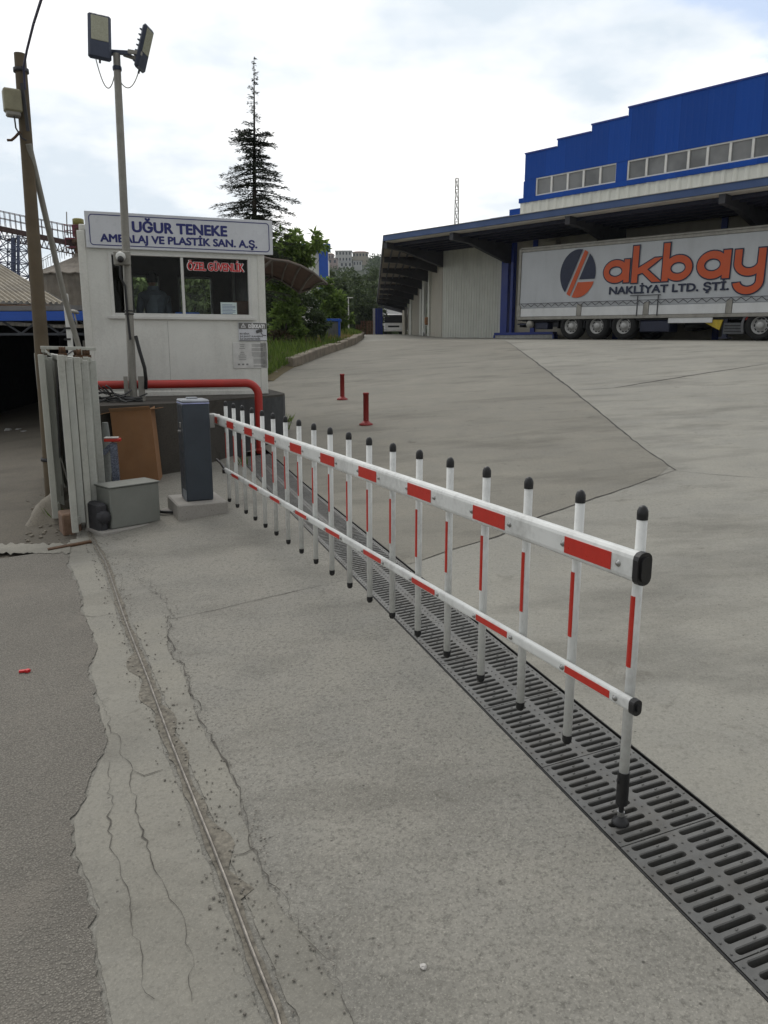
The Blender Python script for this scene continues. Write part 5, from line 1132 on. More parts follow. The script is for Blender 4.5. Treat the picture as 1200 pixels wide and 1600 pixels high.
def clip(pts, nx, ny, c):
    out = []
    for i in range(len(pts)):
        a, b = pts[i], pts[(i + 1) % len(pts)]; fa, fb = nx * a[0] + ny * a[1] - c, nx * b[0] + ny * b[1] - c
        if fa >= 0: out.append(a)
        if fa * fb < 0: t = fa / (fa - fb); out.append((a[0] + (b[0] - a[0]) * t, a[1] + (b[1] - a[1]) * t))
    return out
full = [(er * .88 * math.cos(2 * math.pi * i / 96), er * math.sin(2 * math.pi * i / 96)) for i in range(96)]
sn, cs_ = math.sin(R(24)), math.cos(R(24))                 # slanting bar direction (from vertical)
bnx, bny = cs_, -sn                                        # normal to the bar, pointing right
def sector(*cl):
    p = full
    for c in cl: p = clip(p, *c)
    return [(ec[0] + x, ec[1] + y) for x, y in p]
B0 = -.02 * er
mb = MB(); poly(mb, sector((-bnx, -bny, -(B0 - .20 * er))), .006); mb.build('emblem_navy', m_nav, curt)
mb = MB(); poly(mb, sector((bnx, bny, B0 - .10 * er), (-bnx, -bny, -(B0 + .10 * er))), .006); mb.build('emblem_bar', m_org, curt)
mb = MB(); poly(mb, sector((bnx, bny, B0 + .20 * er), (0, 1, -.25 * er)), .006); mb.build('emblem_navy', m_nav, curt)
mb = MB(); poly(mb, sector((bnx, bny, B0 + .20 * er), (0, -1, .36 * er)), .006); mb.build('emblem_orange', m_org, curt)
mo_, mi_ = MB(), MB(); od = .045; _lay = [0]
rm_ = 1.
def L_arc(c, r0, r1, q0, q1, sx=1.):
    global rm_
    rm_ = r1
    _lay[0] += 1; e = _lay[0] * .0006; ex = math.degrees(od / ((r0 + r1) / 2)) if q1 - q0 < 359 else 0
    arc(mo_, c, max(.01, r0 - od), r1 + od, q0 - ex, q1 + ex, .004 + e * .2, sx=sx); arc(mi_, c, r0, r1, q0, q1, .012 + e * .2, sx=sx)
def L_poly(pts): _lay[0] += 1; e = _lay[0] * .0006; poly(mo_, grow(pts, od), .004 + e * .2); poly(mi_, pts, .012 + e * .2)
def bbx(x0, y0, x1, y1):   # left top to right bottom of a letter in the photograph, on the curtain
    xm = (x0 + x1) / 2; return tuw(x0, (y0 + y1) / 2)[0], tuw(x1, (y0 + y1) / 2)[0], tuw(xm, y1)[1], tuw(xm, y0)[1]
def letter_a(b):
    u0, u1, w0, w1 = b; H_ = w1 - w0; r = H_ / 2; t = H_ * .27; sx = (u1 - u0 - t * .3) / (2 * r); c = (u0 + r * sx, w0 + r); L_arc(c, r - t, r, 0, 360, sx); L_poly([(u1 - t, w0), (u1, w0), (u1, w1), (u1 - t, w1)])
    if False: L_poly([(c[0] + r * .45, w1 - t * .75), (u1 - t * .5, w1 - t * .75), (u1 - t * .5, w1), (c[0] + r * .3, w1)]); L_poly([(c[0] + r * .45, w0), (u1 - t * .5, w0), (u1 - t * .5, w0 + t * .7), (c[0] + r * .3, w0 + t * .7)])
letter_a(bbx(944, 406.5, 984, 442))
u0, u1, w0, w1 = bbx(989, 383, 1033, 441); XH = tuw(960, 406)[1] - tuw(960, 442)[1]; t = XH * .28
L_poly([(u0, w0), (u0 + t, w0), (u0 + t, w1), (u0, w1)]); L_poly([(u0 + t * .9, w0 + XH * .36), (u1 - t * 1.35, w0 + XH), (u1, w0 + XH), (u0 + t * .9, w0 + XH * .36 - t * .35)][::1]) if False else None
km = w0 + XH * .50
L_poly([(u0 + t, km - t * .55), (u0 + t, km + t * .40), (u1 - t * 1.05, w0 + XH), (u1 + .05, w0 + XH), (u0 + t * 2.0, km - t * .25)]); L_poly([(u0 + t * 1.15, km + t * .25), (u0 + t * 2.2, km + t * .45), (u1 + .05, w0), (u1 - t * 1.25, w0)])
u0, u1, w0, w1 = bbx(1036.5, 378.5, 1083, 438.5); r = XH / 2 * 1.04; L_poly([(u0, w0), (u0 + t, w0), (u0 + t, w1), (u0, w1)]); sx = (u1 - u0 - t * .3) / (2 * r); L_arc((u1 - r * sx, w0 + r), r - t, r, 0, 360, sx)
letter_a(bbx(1090, 392, 1141.5, 435.5))
u0, _, wy0, w1 = bbx(1147, 390, 1163, 453); w0 = w1 - XH * 1.02; wd = XH * 1.2; u1 = u0 + wd; r = XH * .51; sx = wd / (2 * r); cu = u0 + wd / 2
L_poly([(u0, w0 + r), (u0 + t, w0 + r), (u0 + t, w1), (u0, w1)]); L_arc((cu, w0 + r), r - t, r, 180, 360, sx); wq = w0 - XH * .02 - r * .55
L_poly([(u1 - t, wq + r * .2), (u1, wq + r * .2), (u1, w1), (u1 - t, w1)]); L_arc((cu, wq + r * .2), r - t, r, 190, 360, sx)
mo_.build('letter_outline', m_nav, curt); mi_.build('lettering', m_org, curt)
FT = Matrix((TU, TW, NF)).transposed(); ub0, wbb = tuw(952, 462); ub1, wbc = tuw(1138, 452)
text('NAKLİYAT LTD. ŞTİ.', .385, pl((ub0 + ub1) / 2, (wbb + wbc) / 2 + .02, .006), FT, m_nav, 'lettering', curt, .018, ub1 - ub0, depth=.003)
text('KRONE', .16, pl(.55, wbt + .14, .02), FT, m_chas, 'lettering', trl, .0, .40, depth=.003) if False else None
# running gear
def wheel(par, c, ax, rad, w, twin=False, steel=m_rim):
    ax = Vector(ax).normalized(); mb = MB(); h2 = w / 2
    mb.lathe([(rad * .56, h2 * .8), (rad * .62, h2), (rad * .9, h2 * .98), (rad * .97, h2 * .8), (rad, h2 * .5), (rad, -h2 * .5), (rad * .97, -h2 * .8), (rad * .9, -h2), (rad * .56, -h2 * .9)], c, 36, ax); wo_ = mb.build('wheel', m_tyre, par)
    mb = MB(); mb.lathe([(rad * .57, h2 * .85), (rad * .55, h2 * .9), (rad * .52, h2 * .45), (rad * .42, h2 * .3), (rad * .26, h2 * .62), (rad * .25, h2 * .9), (rad * .12, h2 * .98), (0, h2 * .98)], c, 32, ax); mb.build('rim', steel, wo_)
    mb = MB(); uu = ax.orthogonal().normalized(); ww = ax.cross(uu)
    for k in range(10): q = 2 * math.pi * k / 10; mb.lathe([(rad * .095, 0), (0, .004)], c + (uu * math.cos(q) + ww * math.sin(q)) * rad * .41 + ax * (h2 * .36), 10, ax)
    mb.build('rim_holes', m_hubk, wo_); return wo_
mb = MB(); tbox(mb, .3, TL - .3, .75, .95, .72, wbt - .085); tbox(mb, .3, TL - .3, 1.6, 1.8, .72, wbt - .085); tbox(mb, .2, TL, .1, 2.4, wbt - .15, wbt - .082); mb.build('chassis', m_chas, trl)
au = [tuw(x, 514)[0] for x in (891, 931, 973)]
for u in au:
    wheel(trl, tp(u, .20, .535), NF, .535, .38); wheel(trl, tp(u, 2.3, .535), -NF, .535, .38)
    mb = MB(); mb.tube([tp(u, .3, .5), tp(u, 2.2, .5)], .09, 10); mb.build('axle', m_chas, trl)
for u in (au[0] - .66, (au[0] + au[1]) / 2, (au[1] + au[2]) / 2, au[2] + .66): mb = MB(); tbox(mb, u - .02, u + .02, .06, .42, .45, wbt - .15); mb.build('mudguard', m_chas, trl)
mb = MB(); tbox(mb, .05, .22, .1, 2.4, .50, .68, .02); tbox(mb, .12, .7, .5, .6, .55, wbt - .1); tbox(mb, .0, .10, .05, 2.45, .78, .92, .01); mb.build('rear_bumper', m_chas, trl)
mb = MB(); tbox(mb, .02, .5, -.0, .06, .60, .66); tbox(mb, .9, 1.55, .08, .5, .42, wbt - .2, .03); mb.build('side_marker_box', m_toolbox, trl); mb = MB(); mb.lathe([(.16, 0), (.16, .12), (.12, .16), (0, .16)], tp(.65, .12, .62), 16, NF); mb.build('air_tank', m_galv, trl)
u0, u1 = tuw(998, 515)[0], tuw(1044, 515)[0]; mb = MB(); tbox(mb, u0, u1, .05, .75, .30, wbt - .17, .03); mb.build('toolbox', m_toolbox, trl)
u0, u1 = tuw(1043, 508)[0], tuw(1112, 508)[0]; mb = MB(); tbox(mb, u0, u1, .0, .05, .62, .86, .01); mb.build('side_guard', m_alu, trl)
for k in (.10, .88): mb = MB(); uu = u0 + (u1 - u0) * k; tbox(mb, uu - .06, uu + .06, .051, .10, .62, wbt - .15); mb.build('guard_post', m_galv, trl)
mb = MB(); uc = (u0 + u1) / 2; mb.lathe([(.2, -.14), (.45, -.12), (.48, 0), (.45, .12), (.2, .14)], tp(uc, .7, .55), 24, (0, .2, 1)); tbox(mb, uc - .55, uc + .55, .4, 1.0, .72, .78); mb.build('spare_wheel', m_tyre, trl)
ulg = tuw(1128, 505)[0]; mb = MB(); tbox(mb, ulg - .02, ulg + .14, .12, .28, .12, wbt - .12); tbox(mb, ulg - .10, ulg + .22, .05, .4, .07, .12); mb.build('landing_leg', m_toolbox, trl)
mb = MB(); mb.prism([(0, 0), (.85, 0), (.75, -.36)], lambda a, b: tp(ulg - .85 + a, .11, wbt - .17 + b), lambda a, b: tp(ulg - .85 + a, .05, wbt - .17 + b)); mb.build('support_bracket', mat('bracket_yellow', (.45, .33, .02), .5), trl)
# tractor unit
ud = tuw(1186, 512)[0]
trc = thing('tractor_unit', tp(ud + 2, 1.25, 0), 'articulated lorry tractor with grey wheel arch coupled under the trailer front', 'tractor')
for s_, v in ((1, .22), (-1, 2.28)): wheel(trc, tp(ud, v, .52), NF * s_, .52, .42); wheel(trc, tp(ud + 3.7, v, .52), NF * s_, .52, .34)
mb = MB(); arc_r = .64
for v0 in (.02, 2.02):
    rows = [[tp(ud + (arc_r) * math.cos(R(q)), v0 + dv_, .52 + arc_r * math.sin(R(q))) for dv_ in (0, .46)] for q in range(12, 205, 12)]; mb.sheet(rows); rows = [[tp(ud + (arc_r - r_) * math.cos(R(q)), v0, .52 + (arc_r - r_) * math.sin(R(q))) for r_ in (0, .08)] for q in range(12, 205, 12)]; mb.sheet(rows)
mb.sm = [True] * len(mb.f); mb.build('wheel_arch', mat('arch_grey', (.12, .12, .125), .6), trc)
mb = MB(); tbox(mb, ud - 1.3, ud + 4.6, .75, .92, .60, .88); tbox(mb, ud - 1.3, ud + 4.6, 1.6, 1.77, .60, .88); mb.tube([tp(ud, .4, .52), tp(ud, 2.1, .52)], .12, 10); tbox(mb, ud - .5, ud + .5, .7, 1.8, .88, wbt - .16); mb.build('frame', m_chas, trc)
ux0, ux1 = tuw(1127, 520)[0], tuw(1160, 520)[0]; mb = MB(); tbox(mb, ux0, ux1, .10, .6, .22, .62, .02); mb.build('tail_box', mat('box_plate', (.10, .105, .11), .5, .4), trc)
for k in range(3): mb = MB(); tbox(mb, ux0 + .05, ux1 - .08, .085, .099, .30 + .10 * k, .335 + .10 * k); mb.build('step', m_hubk, trc)
mb = MB(); tbox(mb, ux1 + .02, ux1 + .10, .07, .12, .70, .85); mb.build('tail_light', m_red, trc)
mb = MB(); tbox(mb, ud + 2.9, ud + 5.0, .02, 2.48, 1.0, 3.5, .12); cabt = mb.build('cab', m_curt, trc); mb = MB(); tbox(mb, ud + 3.7, ud + 4.7, .005, .019, 2.0, 2.8); mb.build('side_window', m_wglass, cabt); mb = MB(); tbox(mb, ud + 5.001, ud + 5.02, .2, 2.3, 1.9, 2.9); mb.build('windscreen', m_wglass, cabt)
mb = MB(); tbox(mb, ud + 1.1, ud + 2.6, .05, .7, .35, .95, .06); mb.build('fuel_tank', m_alu, trc)

# ------------------------------------------------------------------ lorries parked under the far end of the canopy
m_wcab = mat('cab_white', (.78, .78, .77), .4, 0, .05, 2, dirt=.12); m_dcab = mat('cab_dark', (.03, .035, .05), .4)
def lorry(name, px, py, Y, W_, H_, mc, lab, boxw):
    p = at(px, py, Y); p.z = gz(p.x, p.y); q = thing(name, p, lab, 'lorry'); X = lambda x, y, z: p + Vector((x * W_, y, z))
    def b(nm, x0, x1, y0, y1, z0, z1, m, par=q, bev=.03): mb = MB(); mb.box(X((x0 + x1) / 2, (y0 + y1) / 2, (z0 + z1) / 2), ((x1 - x0) * W_, y1 - y0, z1 - z0), None, bev); return mb.build(nm, m, par)
    cab_ = b('cab', -.48, .48, 0, 1.8, .55, 2.45, mc, q, .12); b('windscreen', -.46, .46, -.02, -.005, 1.38, 2.3, m_hubk, cab_, .004); b('grille', -.28, .28, -.02, -.004, .85, 1.05, m_hubk, cab_, .004); b('bumper', -.49, .49, -.10, .1, .35, .66, mc, q)
    for s_ in (-1, 1): b('headlight', s_ * .40 - .07, s_ * .40 + .07, -.115, -.101, .55, .65, m_board, cab_, .004); b('mirror', s_ * .55 - .03, s_ * .55 + .03, -.12, .0, 1.4, 2.0, m_hubk, cab_); wheel(q, X(s_ * .42, .9, .42), (s_, 0, 0), .42, .26)
    b('number_plate', -.12, .12, -.115, -.101, .42, .52, m_board, q, .003)
    bo = b('cargo_box', -boxw, boxw, 2.0, 8.0, .95, H_, mc, q, .02); b('fridge_unit', -.36, .36, 1.75, 1.99, H_ - 1.0, H_ - .25, m_galv, bo); 
    for s_ in (-1, 1): wheel(q, X(s_ * .40, 6.6, .42), (s_, 0, 0), .42, .36)
    b('frame', -.2, .2, .5, 7.8, .55, .8, m_chas, q); return q
lorry('box_lorry', 615, 521.5, 97, 2.45, 4.3, m_wcab, 'white box lorry facing the yard at the far end of the canopy', .56)
lorry('parked_lorry', 638, 521.5, 101, 2.2, 3.4, m_dcab, 'dark lorry cab half hidden between the white lorry and the wall', .5)
m_bw = mat('column_white', (.45, .45, .45), .6)
for px, lab, m_ in ((584.5, 'thin white post leftmost of the striped posts by the pallets', m_bw), (588, 'blue post between the white posts beside the pallets', m_wblue2), (592, 'blue post standing right beside the white box lorry', m_wblue2), (596, 'wide blue post touching the side of the white box lorry', m_wblue2)):
    p = at(px, 522, 86); p.z = gz(p.x, p.y); ztop = at(px, 482, 86).z; q = thing('column', p, lab, 'post', 'posts at the canopy end'); mb = MB(); mb.box(Vector((p.x, p.y, (p.z + ztop) / 2)), (.26, .26, ztop - p.z), None, .02); mb.build('shaft', m_, q); mb = MB(); mb.box(Vector((p.x, p.y, p.z + .03)), (.4, .4, .06)); mb.build('foot_plate', m_, q)
# pallets
m_pal = mat('pallet_wood', (.17, .085, .045), .85, 0, .3, 4); m_pal2 = mat('pallet_wood_pale', (.25, .135, .075), .85, 0, .3, 4)
for px0, px1, py, m_, lab in ((556, 564, 507, m_pal, 'low stack of old brown pallets farthest left by the kerb end'), (564, 573.5, 501, m_pal, 'tall stack of brown pallets in the middle of the pallet row'), (574, 583, 501, m_pal2, 'paler tall stack of pallets next to the blue and white posts')):
    a_, b_ = at(px0, 523, 82), at(px1, 523, 82); zt_ = at(px0, py, 82).z; zg = gz(a_.x, a_.y); q = thing('pallet_stack', Vector(((a_.x + b_.x) / 2, 82, zg)), lab, 'pallet stack', 'pallet stacks at the yard end'); w_ = b_.x - a_.x - .04; n = max(3, int((zt_ - zg) / .15))
    for k in range(n):
        z0 = zg + (zt_ - zg) * k / n; mb = MB(); cx_ = (a_.x + b_.x) / 2 + random.uniform(-.03, .03)
        for dx in (-.46, 0, .46): mb.box(Vector((cx_ + dx * w_, 82.4, z0 + .05)), (.09, .9, .09))
        for j in range(5): mb.box(Vector((cx_, 82.02 + .2 * j, z0 + .115)), (w_, .12, .03))
        mb.box(Vector((cx_, 82.0, z0 + .115)), (w_, .1, .03)); mb.build('pallet', m_, q)
p = at(667, 527, 51); p.z = gz(p.x, p.y); q = thing('hand_truck', p, 'hand truck with brown sacks parked at the dark doorway', 'hand truck')
mb = MB(); mb.box(p + UP * .95, (.34, .3, .5), None, .08); mb.build('load', m_card, q); mb = MB()
for s_ in (-.16, .16): mb.tube([p + Vector((s_, -.1, .12)), p + Vector((s_, .1, 1.25))], .025, 8)
mb.box(p + Vector((0, -.15, .66)), (.4, .35, .03)); mb.build('frame', m_pvc, q)
for s_ in (-.2, .2): mb = MB(); mb.lathe([(0, .03), (.12, .03), (.12, -.03), (0, -.03)], p + Vector((s_, 0, .12)), 14, (1, 0, 0)); mb.build('wheel', m_tyre, q)
# radio mast far behind
q0, q1 = at(714, 420, 130), at(714, 279, 130); q = thing('radio_mast', Vector((q0.x, q0.y, 2)), 'slim white lattice radio mast rising behind the canopy', 'mast'); mb = MB(); lattice(mb, Vector((q0.x, q0.y, 2)), q1, 1.15, .45, 16, .035); mb.build('frame', m_galv, q)
mb = MB(); mb.tube([q1, q1 + UP * 1.2], .04, 5); mb.build('tip', m_galv, q)
# ------------------------------------------------------------------ kerb, planting bed, trees and shrubs
def foliage(name, dark, light, trans=.35, scale=1.4):
    t = NT(name); gi = t.n('ShaderNodeNewGeometry'); r = gi.outputs['Random Per Island']
    col = t.mix(t.ramp(t.math('ADD', t.math('MULTIPLY', r, .55), t.math('MULTIPLY', t.noise(scale, 4), .6)), .25, .85), dark, light)
    t.fin(col, .6, 0, .3); tl = t.n('ShaderNodeBsdfTranslucent'); t.l(col, tl.inputs[0]); mx = t.n('ShaderNodeMixShader'); mx.inputs[0].default_value = trans
    t.l(t.b.outputs[0], mx.inputs[1]); t.l(tl.outputs[0], mx.inputs[2]); t.l(mx.outputs[0], t.out.inputs[0]); return t.m
f_cedar = foliage('cedar_needles', (.022, .034, .024), (.055, .070, .044), .15); f_dark = foliage('dark_leaves', (.036, .060, .026), (.115, .160, .065), .4); f_mid = foliage('green_leaves', (.085, .140, .034), (.210, .300, .075), .55)
f_fig = foliage('fig_leaves', (.095, .155, .036), (.250, .340, .090), .6); f_far = foliage('far_leaves', (.036, .060, .022), (.100, .135, .050), .2, .3); f_grass = foliage('grass_blades', (.060, .105, .018), (.165, .235, .050), .45, .8); f_pale = foliage('brightened_leaves', (.13, .175, .065), (.28, .34, .15), .55); f_dry = foliage('dry_grass', (.21, .17, .055), (.36, .29, .11), .4, .8)  # f_pale: brightness put into the leaf colour so shaded greenery looks lit
m_bark = mat('bark', (.045, .035, .026), .9, 0, .3, 8, .6, 30); m_barkp = mat('pale_bark', (.16, .15, .13), .85, 0, .2, 8)
def leaf(mb, c, d, n, L, W):
    """one pointed leaf, folded a little along its midrib"""
    d = d.normalized(); s = d.cross(n); 
    if s.length < 1e-4: s = d.orthogonal()
    s.normalize(); n2 = s.cross(d); mb.add([c, c + d * L * .45 + s * W * .5 + n2 * L * .06, c + d * L, c + d * L * .45 - s * W * .5 + n2 * L * .06], [(0, 1, 2, 3)])
def rdir(r): 
    z = r.uniform(-1, 1); q = r.uniform(0, 2 * math.pi); k = math.sqrt(1 - z * z); return Vector((k * math.cos(q), k * math.sin(q), z))
def tree(name, label, base, crowns, nclump, nleaf, ls, fm, seed, cat='tree', group=None, bark=None, tr=.12, shell=.55, limbs=True):
    """crowns: list of (centre, (rx, ry, rz)); leaves gather in clumps spread through the crown volume"""
    r = random.Random(seed); q = thing(name, base, label, cat, group); mb = MB(); cl = []
    vol = [c[1][0] * c[1][1] * c[1][2] for c in crowns]
    for i in range(nclump):
        c, rad = r.choices(crowns, vol)[0]; u = rdir(r) * (shell + (1 - shell) * r.random()) * r.uniform(.75, 1.08); p = Vector(c) + Vector((u.x * rad[0], u.y * rad[1], u.z * rad[2])); cl.append((p, Vector(c)))
        k = min(rad) * r.uniform(.16, .34)
        for j in range(nleaf):
            o = rdir(r) * k * (r.random() ** .5); o.z *= .6; d = (o.normalized() * .6 + u * .5 + rdir(r) * .7 + Vector((0, 0, -.35))); leaf(mb, p + o, d, rdir(r) + UP * .8, ls * r.uniform(.6, 1.3), ls * r.uniform(.35, .6))
    mb.build('crown', fm, q, fix=False)
    if limbs:
        b = Vector(base); top = Vector(crowns[0][0]); mb = MB(); mid = b.lerp(top, .5) + Vector((r.uniform(-.1, .1), r.uniform(-.1, .1), 0)); mb.tube([b - UP * .1, mid, top], [tr, tr * .75, tr * .35], 9)
        for p, c in cl[::max(1, len(cl) // 26)]: s = b.lerp(top, r.uniform(.35, .9)); mb.tube([s, s.lerp(p, .5) + Vector((0, 0, .08 * (p - s).length)), p], [tr * .38, tr * .24, tr * .08], 5)
        mb.build('trunk', bark or m_bark, q)
    return q
# tall slender cedar behind the hut
CY = 24.; ctop = at(397, 88, CY); cbx = at(395, 480, CY).x; cbase = Vector((cbx, CY, gz(cbx, CY))); r = random.Random(21)
HW = [(88, 1), (110, 4), (140, 9), (165, 13), (185, 17), (200, 20), (208, 26), (214, 42), (232, 30), (245, 26), (258, 40), (272, 62), (290, 56), (305, 64), (325, 60), (345, 58), (380, 62), (430, 60), (470, 50)]
ced = thing('cedar_tree', cbase, 'tall slender dark cedar with tiered drooping branches behind the guard hut', 'tree')
mb = MB(); mb.tube([cbase - UP * .2, cbase.lerp(ctop, .4), cbase.lerp(ctop, .75), ctop], [.13, .085, .035, .006], 9); tw_ = MB(); nd = MB()
def zpix(py): return at(396, py, CY).z
y = 90.
while y < 470:
    hw = lerp_table(HW, y) * CY / 1200 * 1.02; z = zpix(y); t = (z - cbase.z) / (ctop.z - cbase.z); c = cbase.lerp(ctop, t); nb_ = 2 if y < 200 else 5; thin = 205 < y < 262 or 100 < y < 200
    for b in range(nb_):
        q = r.uniform(0, 2 * math.pi); L = hw * r.choice((.45, .7, .95, 1.08)) * r.uniform(.8, 1.05); out = Vector((math.cos(q), math.sin(q), 0)); rise = r.uniform(.02, .22) if y > 200 else r.uniform(.1, .5); pts = []
        for i in range(7): f = i / 6; pts.append(c + out * L * f + UP * (L * (rise * f - .36 * f * f + .12 * f ** 3)))
        tw_.tube(pts, [.022 * (1 - .8 * i / 6) * min(1, L + .15) for i in range(7)], 4)
        n_ = int(6 + L * 85) if y < 205 else int(12 + L * 100)
        for k in range(n_):
            f = (r.random() ** .75) if y > 200 else r.random(); i = min(5, int(f * 6)); p = pts[i].lerp(pts[i + 1], f * 6 - i); sd_ = Vector((-out.y, out.x, 0)) * r.choice((-1, 1)); spread = L * .30 * (1 - .75 * f) * r.random()
            p = p + sd_ * spread + UP * (r.uniform(-.05, .03) - .25 * spread); d = out * r.uniform(.3, 1.1) + sd_ * r.uniform(.1, .9) + UP * r.uniform(-.35, .30); leaf(nd, p, d, UP + rdir(r) * .5, r.uniform(.06, .15) * (1 if y > 190 else .7), r.uniform(.022, .045))
    y += r.uniform(5, 9) if y < 205 else r.uniform(3.6, 7.2) if y < 260 else r.uniform(4.0, 7.5)
off_ = len(mb.v); mb.v += tw_.v; mb.f += [[i + off_ for i in f] for f in tw_.f]; mb.mi += tw_.mi; mb.sm += tw_.sm; mb.build('trunk', m_bark, ced); nd.build('crown', f_cedar, ced, fix=False)

# kerb with reddish stone and the bed behind it
kp_ = [(458, 574), (471, 570), (504, 556.5), (534, 546), (555, 538.5), (566, 531), (569, 526.5), (562, 524.6), (548, 524.4), (535, 524.4)]
KP = [G(*p) for p in kp_]; m_kerb = mat('kerb_stone', (.235, .20, .155), .9, 0, .3, 3, .5, 25, dirt=.35)
mb = MB(); LKb = []
for p, q in zip(KP, KP[1:]):
    n = max(1, int((q - p).length / .9)); LKb += [p.lerp(q, i / n) for i in range(n)]
LKb.append(KP[-1]); n_last = len(LKb) - 1
kerb = thing('stone_kerb', KP[2], 'curving low kerb of reddish stone blocks edging the planted bed', 'kerb')
rk_ = random.Random(5)
def kside(i): d = LKb[min(i + 1, n_last)] - LKb[max(i - 1, 0)]; d.z = 0; d.normalize(); return Vector((-d.y, d.x, 0))
for i in range(n_last):
    a_, b_ = LKb[i], LKb[i + 1]; na, nb2 = kside(i), kside(i + 1); hh = .26 + rk_.uniform(-.02, .03); w = .28; g_ = (b_ - a_) * .012
    a2, b2 = a_ + g_, b_ - g_; dz = UP * -.1; mb = MB(); ch = .03
    prof_a = [a2 + dz, a2 + UP * (hh - ch), a2 + na * ch + UP * hh, a2 + na * (w - ch) + UP * hh, a2 + na * w + UP * (hh - ch), a2 + na * w + dz]; prof_b = [b2 + dz, b2 + UP * (hh - ch), b2 + nb2 * ch + UP * hh, b2 + nb2 * (w - ch) + UP * hh, b2 + nb2 * w + UP * (hh - ch), b2 + nb2 * w + dz]
    mb.add(prof_a + prof_b, [(j, (j + 1) % 6, 6 + (j + 1) % 6, 6 + j) for j in range(6)] + [(5, 4, 3, 2, 1, 0), (6, 7, 8, 9, 10, 11)]); mb.build('kerb_block', m_kerb, kerb)
m_bed = concrete('bed_soil', (.12, .095, .045), .6, .3, .5, False)
mb = MB(); rows = []
for i in range(n_last + 1): p = LKb[i]; s_ = kside(i); rows.append([p + s_ * .2 + UP * .12] + [Vector((p.x - t_, p.y + .25 * t_, gz(p.x - t_, p.y + .25 * t_) + .16 + .05 * t_ + .12 * mnoise.noise(Vector((p.x - t_, p.y, 0))))) for t_ in (.6, 1.5, 3, 6, 11)])
mb.sheet(rows); struct(mb.build('planting_bed', m_bed, fix=False))
rg = random.Random(17); mbg, mbd = MB(), MB()
BP = [G(*p) for p in ((424, 596), (440, 584), (458, 574))] + LKb[1:]
mb = MB(); rows = []
for p in BP[:4]: rows.append([Vector((p.x + .05, p.y, gz(p.x, p.y) + .01))] + [Vector((p.x - t_, p.y + .25 * t_, gz(p.x - t_, p.y + .25 * t_) + .08 + .05 * t_)) for t_ in (.5, 1.5, 3, 6, 11)])
mb.sheet(rows); struct(mb.build('bed_end', m_bed, fix=False))
for i in range(13000):
    j = min(len(BP) - 5, int((len(BP) - 4) * rg.random() ** 1.15)); p = BP[j].lerp(BP[j + 1], rg.random()); t_ = .12 + 5.5 * rg.random() ** 1.6; x, y2 = p.x - t_, p.y + .25 * t_; b = Vector((x, y2, gz(x, y2) + .08 + .05 * t_)); dry = mnoise.noise(Vector((x * .7, y2 * .35, 3))) + (.30 if p.y > 29 else -.32) > .12
    hgt = rg.uniform(.12, .40) * (1.35 if not dry else .9) * (.55 + .5 * min(1, t_)); d = Vector((rg.uniform(-.4, .4), rg.uniform(-.4, .4), 1)); leaf(mbd if dry else mbg, b, d, rdir(rg), hgt, .020 + .03 * rg.random())
tag(mbg.build('green_grass', f_grass, fix=False), 'green weeds and grass growing in the bed beside the hut', 'grass', kind='stuff'); tag(mbd.build('dry_grass', f_dry, fix=False), 'dry yellow grass along the stone kerb', 'grass', kind='stuff')
mb = MB()
for px, py, s_ in ((437, 577, .12), (446, 573, .10), (430, 584, .09)): stone(mb, G(px, py), s_, rg)
solo(mb.build('broken_stone', m_rub), 'broken pale stones at the kerb end beside the hut corner', 'stones')

def bush(label, px, py, Y, rpx, fm, seed, n=70, nl=46, ls=.12, name='shrub', group=None, extra=(), limbs=True, cat='shrub', rz=None, nm2=None):
    c = at(px, py, Y); k = Y / 1200; crowns = [(c, (rpx * k, rpx * k * .9, (rz or rpx) * k))]
    for ex, ey, er in extra: crowns.append((at(ex, ey, Y + random.uniform(-.4, .4)), (er * k, er * k, er * k * .9)))
    bs = Vector((c.x, Y, gz(c.x, Y)))
    if cat == 'shrub': m_ = bs.lerp(c, .38); crowns.append((m_, (rpx * k * 1.05, rpx * k, max(.3, (c.z - bs.z) * .45)))); n = int(n * 1.4)
    return tree(name, label, bs, crowns, n, nl, ls, fm, seed, cat, group, limbs=limbs, tr=.04 + .0004 * rpx, bark=None)
bush('large leaved fig tree with pale stem beside the hut roof', 465, 392, 33, 26, f_fig, 1, 170, 15, .30, 'fig_tree', None, ((440, 385, 26), (497, 385, 14), (455, 400, 24), (485, 372, 13), (430, 400, 28), (520, 390, 5)), cat='tree')
bush('dense dark bush between the hut and the blue topped kiosk', 468, 490, 31, 40, f_dark, 2, 150, 60, .15, extra=((440, 465, 34), (490, 505, 26), (450, 515, 36), (485, 462, 26), (430, 500, 40)))
bush('bright green leafy shrub right of the fig tree', 515, 468, 38, 22, f_mid, 3, 80, 40, .24, extra=((525, 480, 20), (500, 446, 18), (540, 492, 14)))
bush('mid green shrub under the brown awning', 447, 440, 29, 26, f_mid, 4, 80, 50, .18, extra=((432, 425, 22), (470, 455, 18)))
bush('shrub with reddish shoots low beside the hut corner', 440, 535, 28.5, 20, foliage('red_shoots', (.05, .035, .02), (.12, .10, .05)), 5, 50, 40, .12, extra=((452, 545, 14),))
# greenery seen through the hut
bush('leafy shrub seen through the left rear window of the hut', 225, 470, 16, 45, f_pale, 6, 120, 42, .15, extra=((255, 440, 40), (200, 455, 40)))
bush('leafy shrub seen through the right rear window of the hut', 305, 460, 16.5, 48, f_pale, 7, 120, 42, .15, extra=((335, 470, 40), (285, 480, 36)))
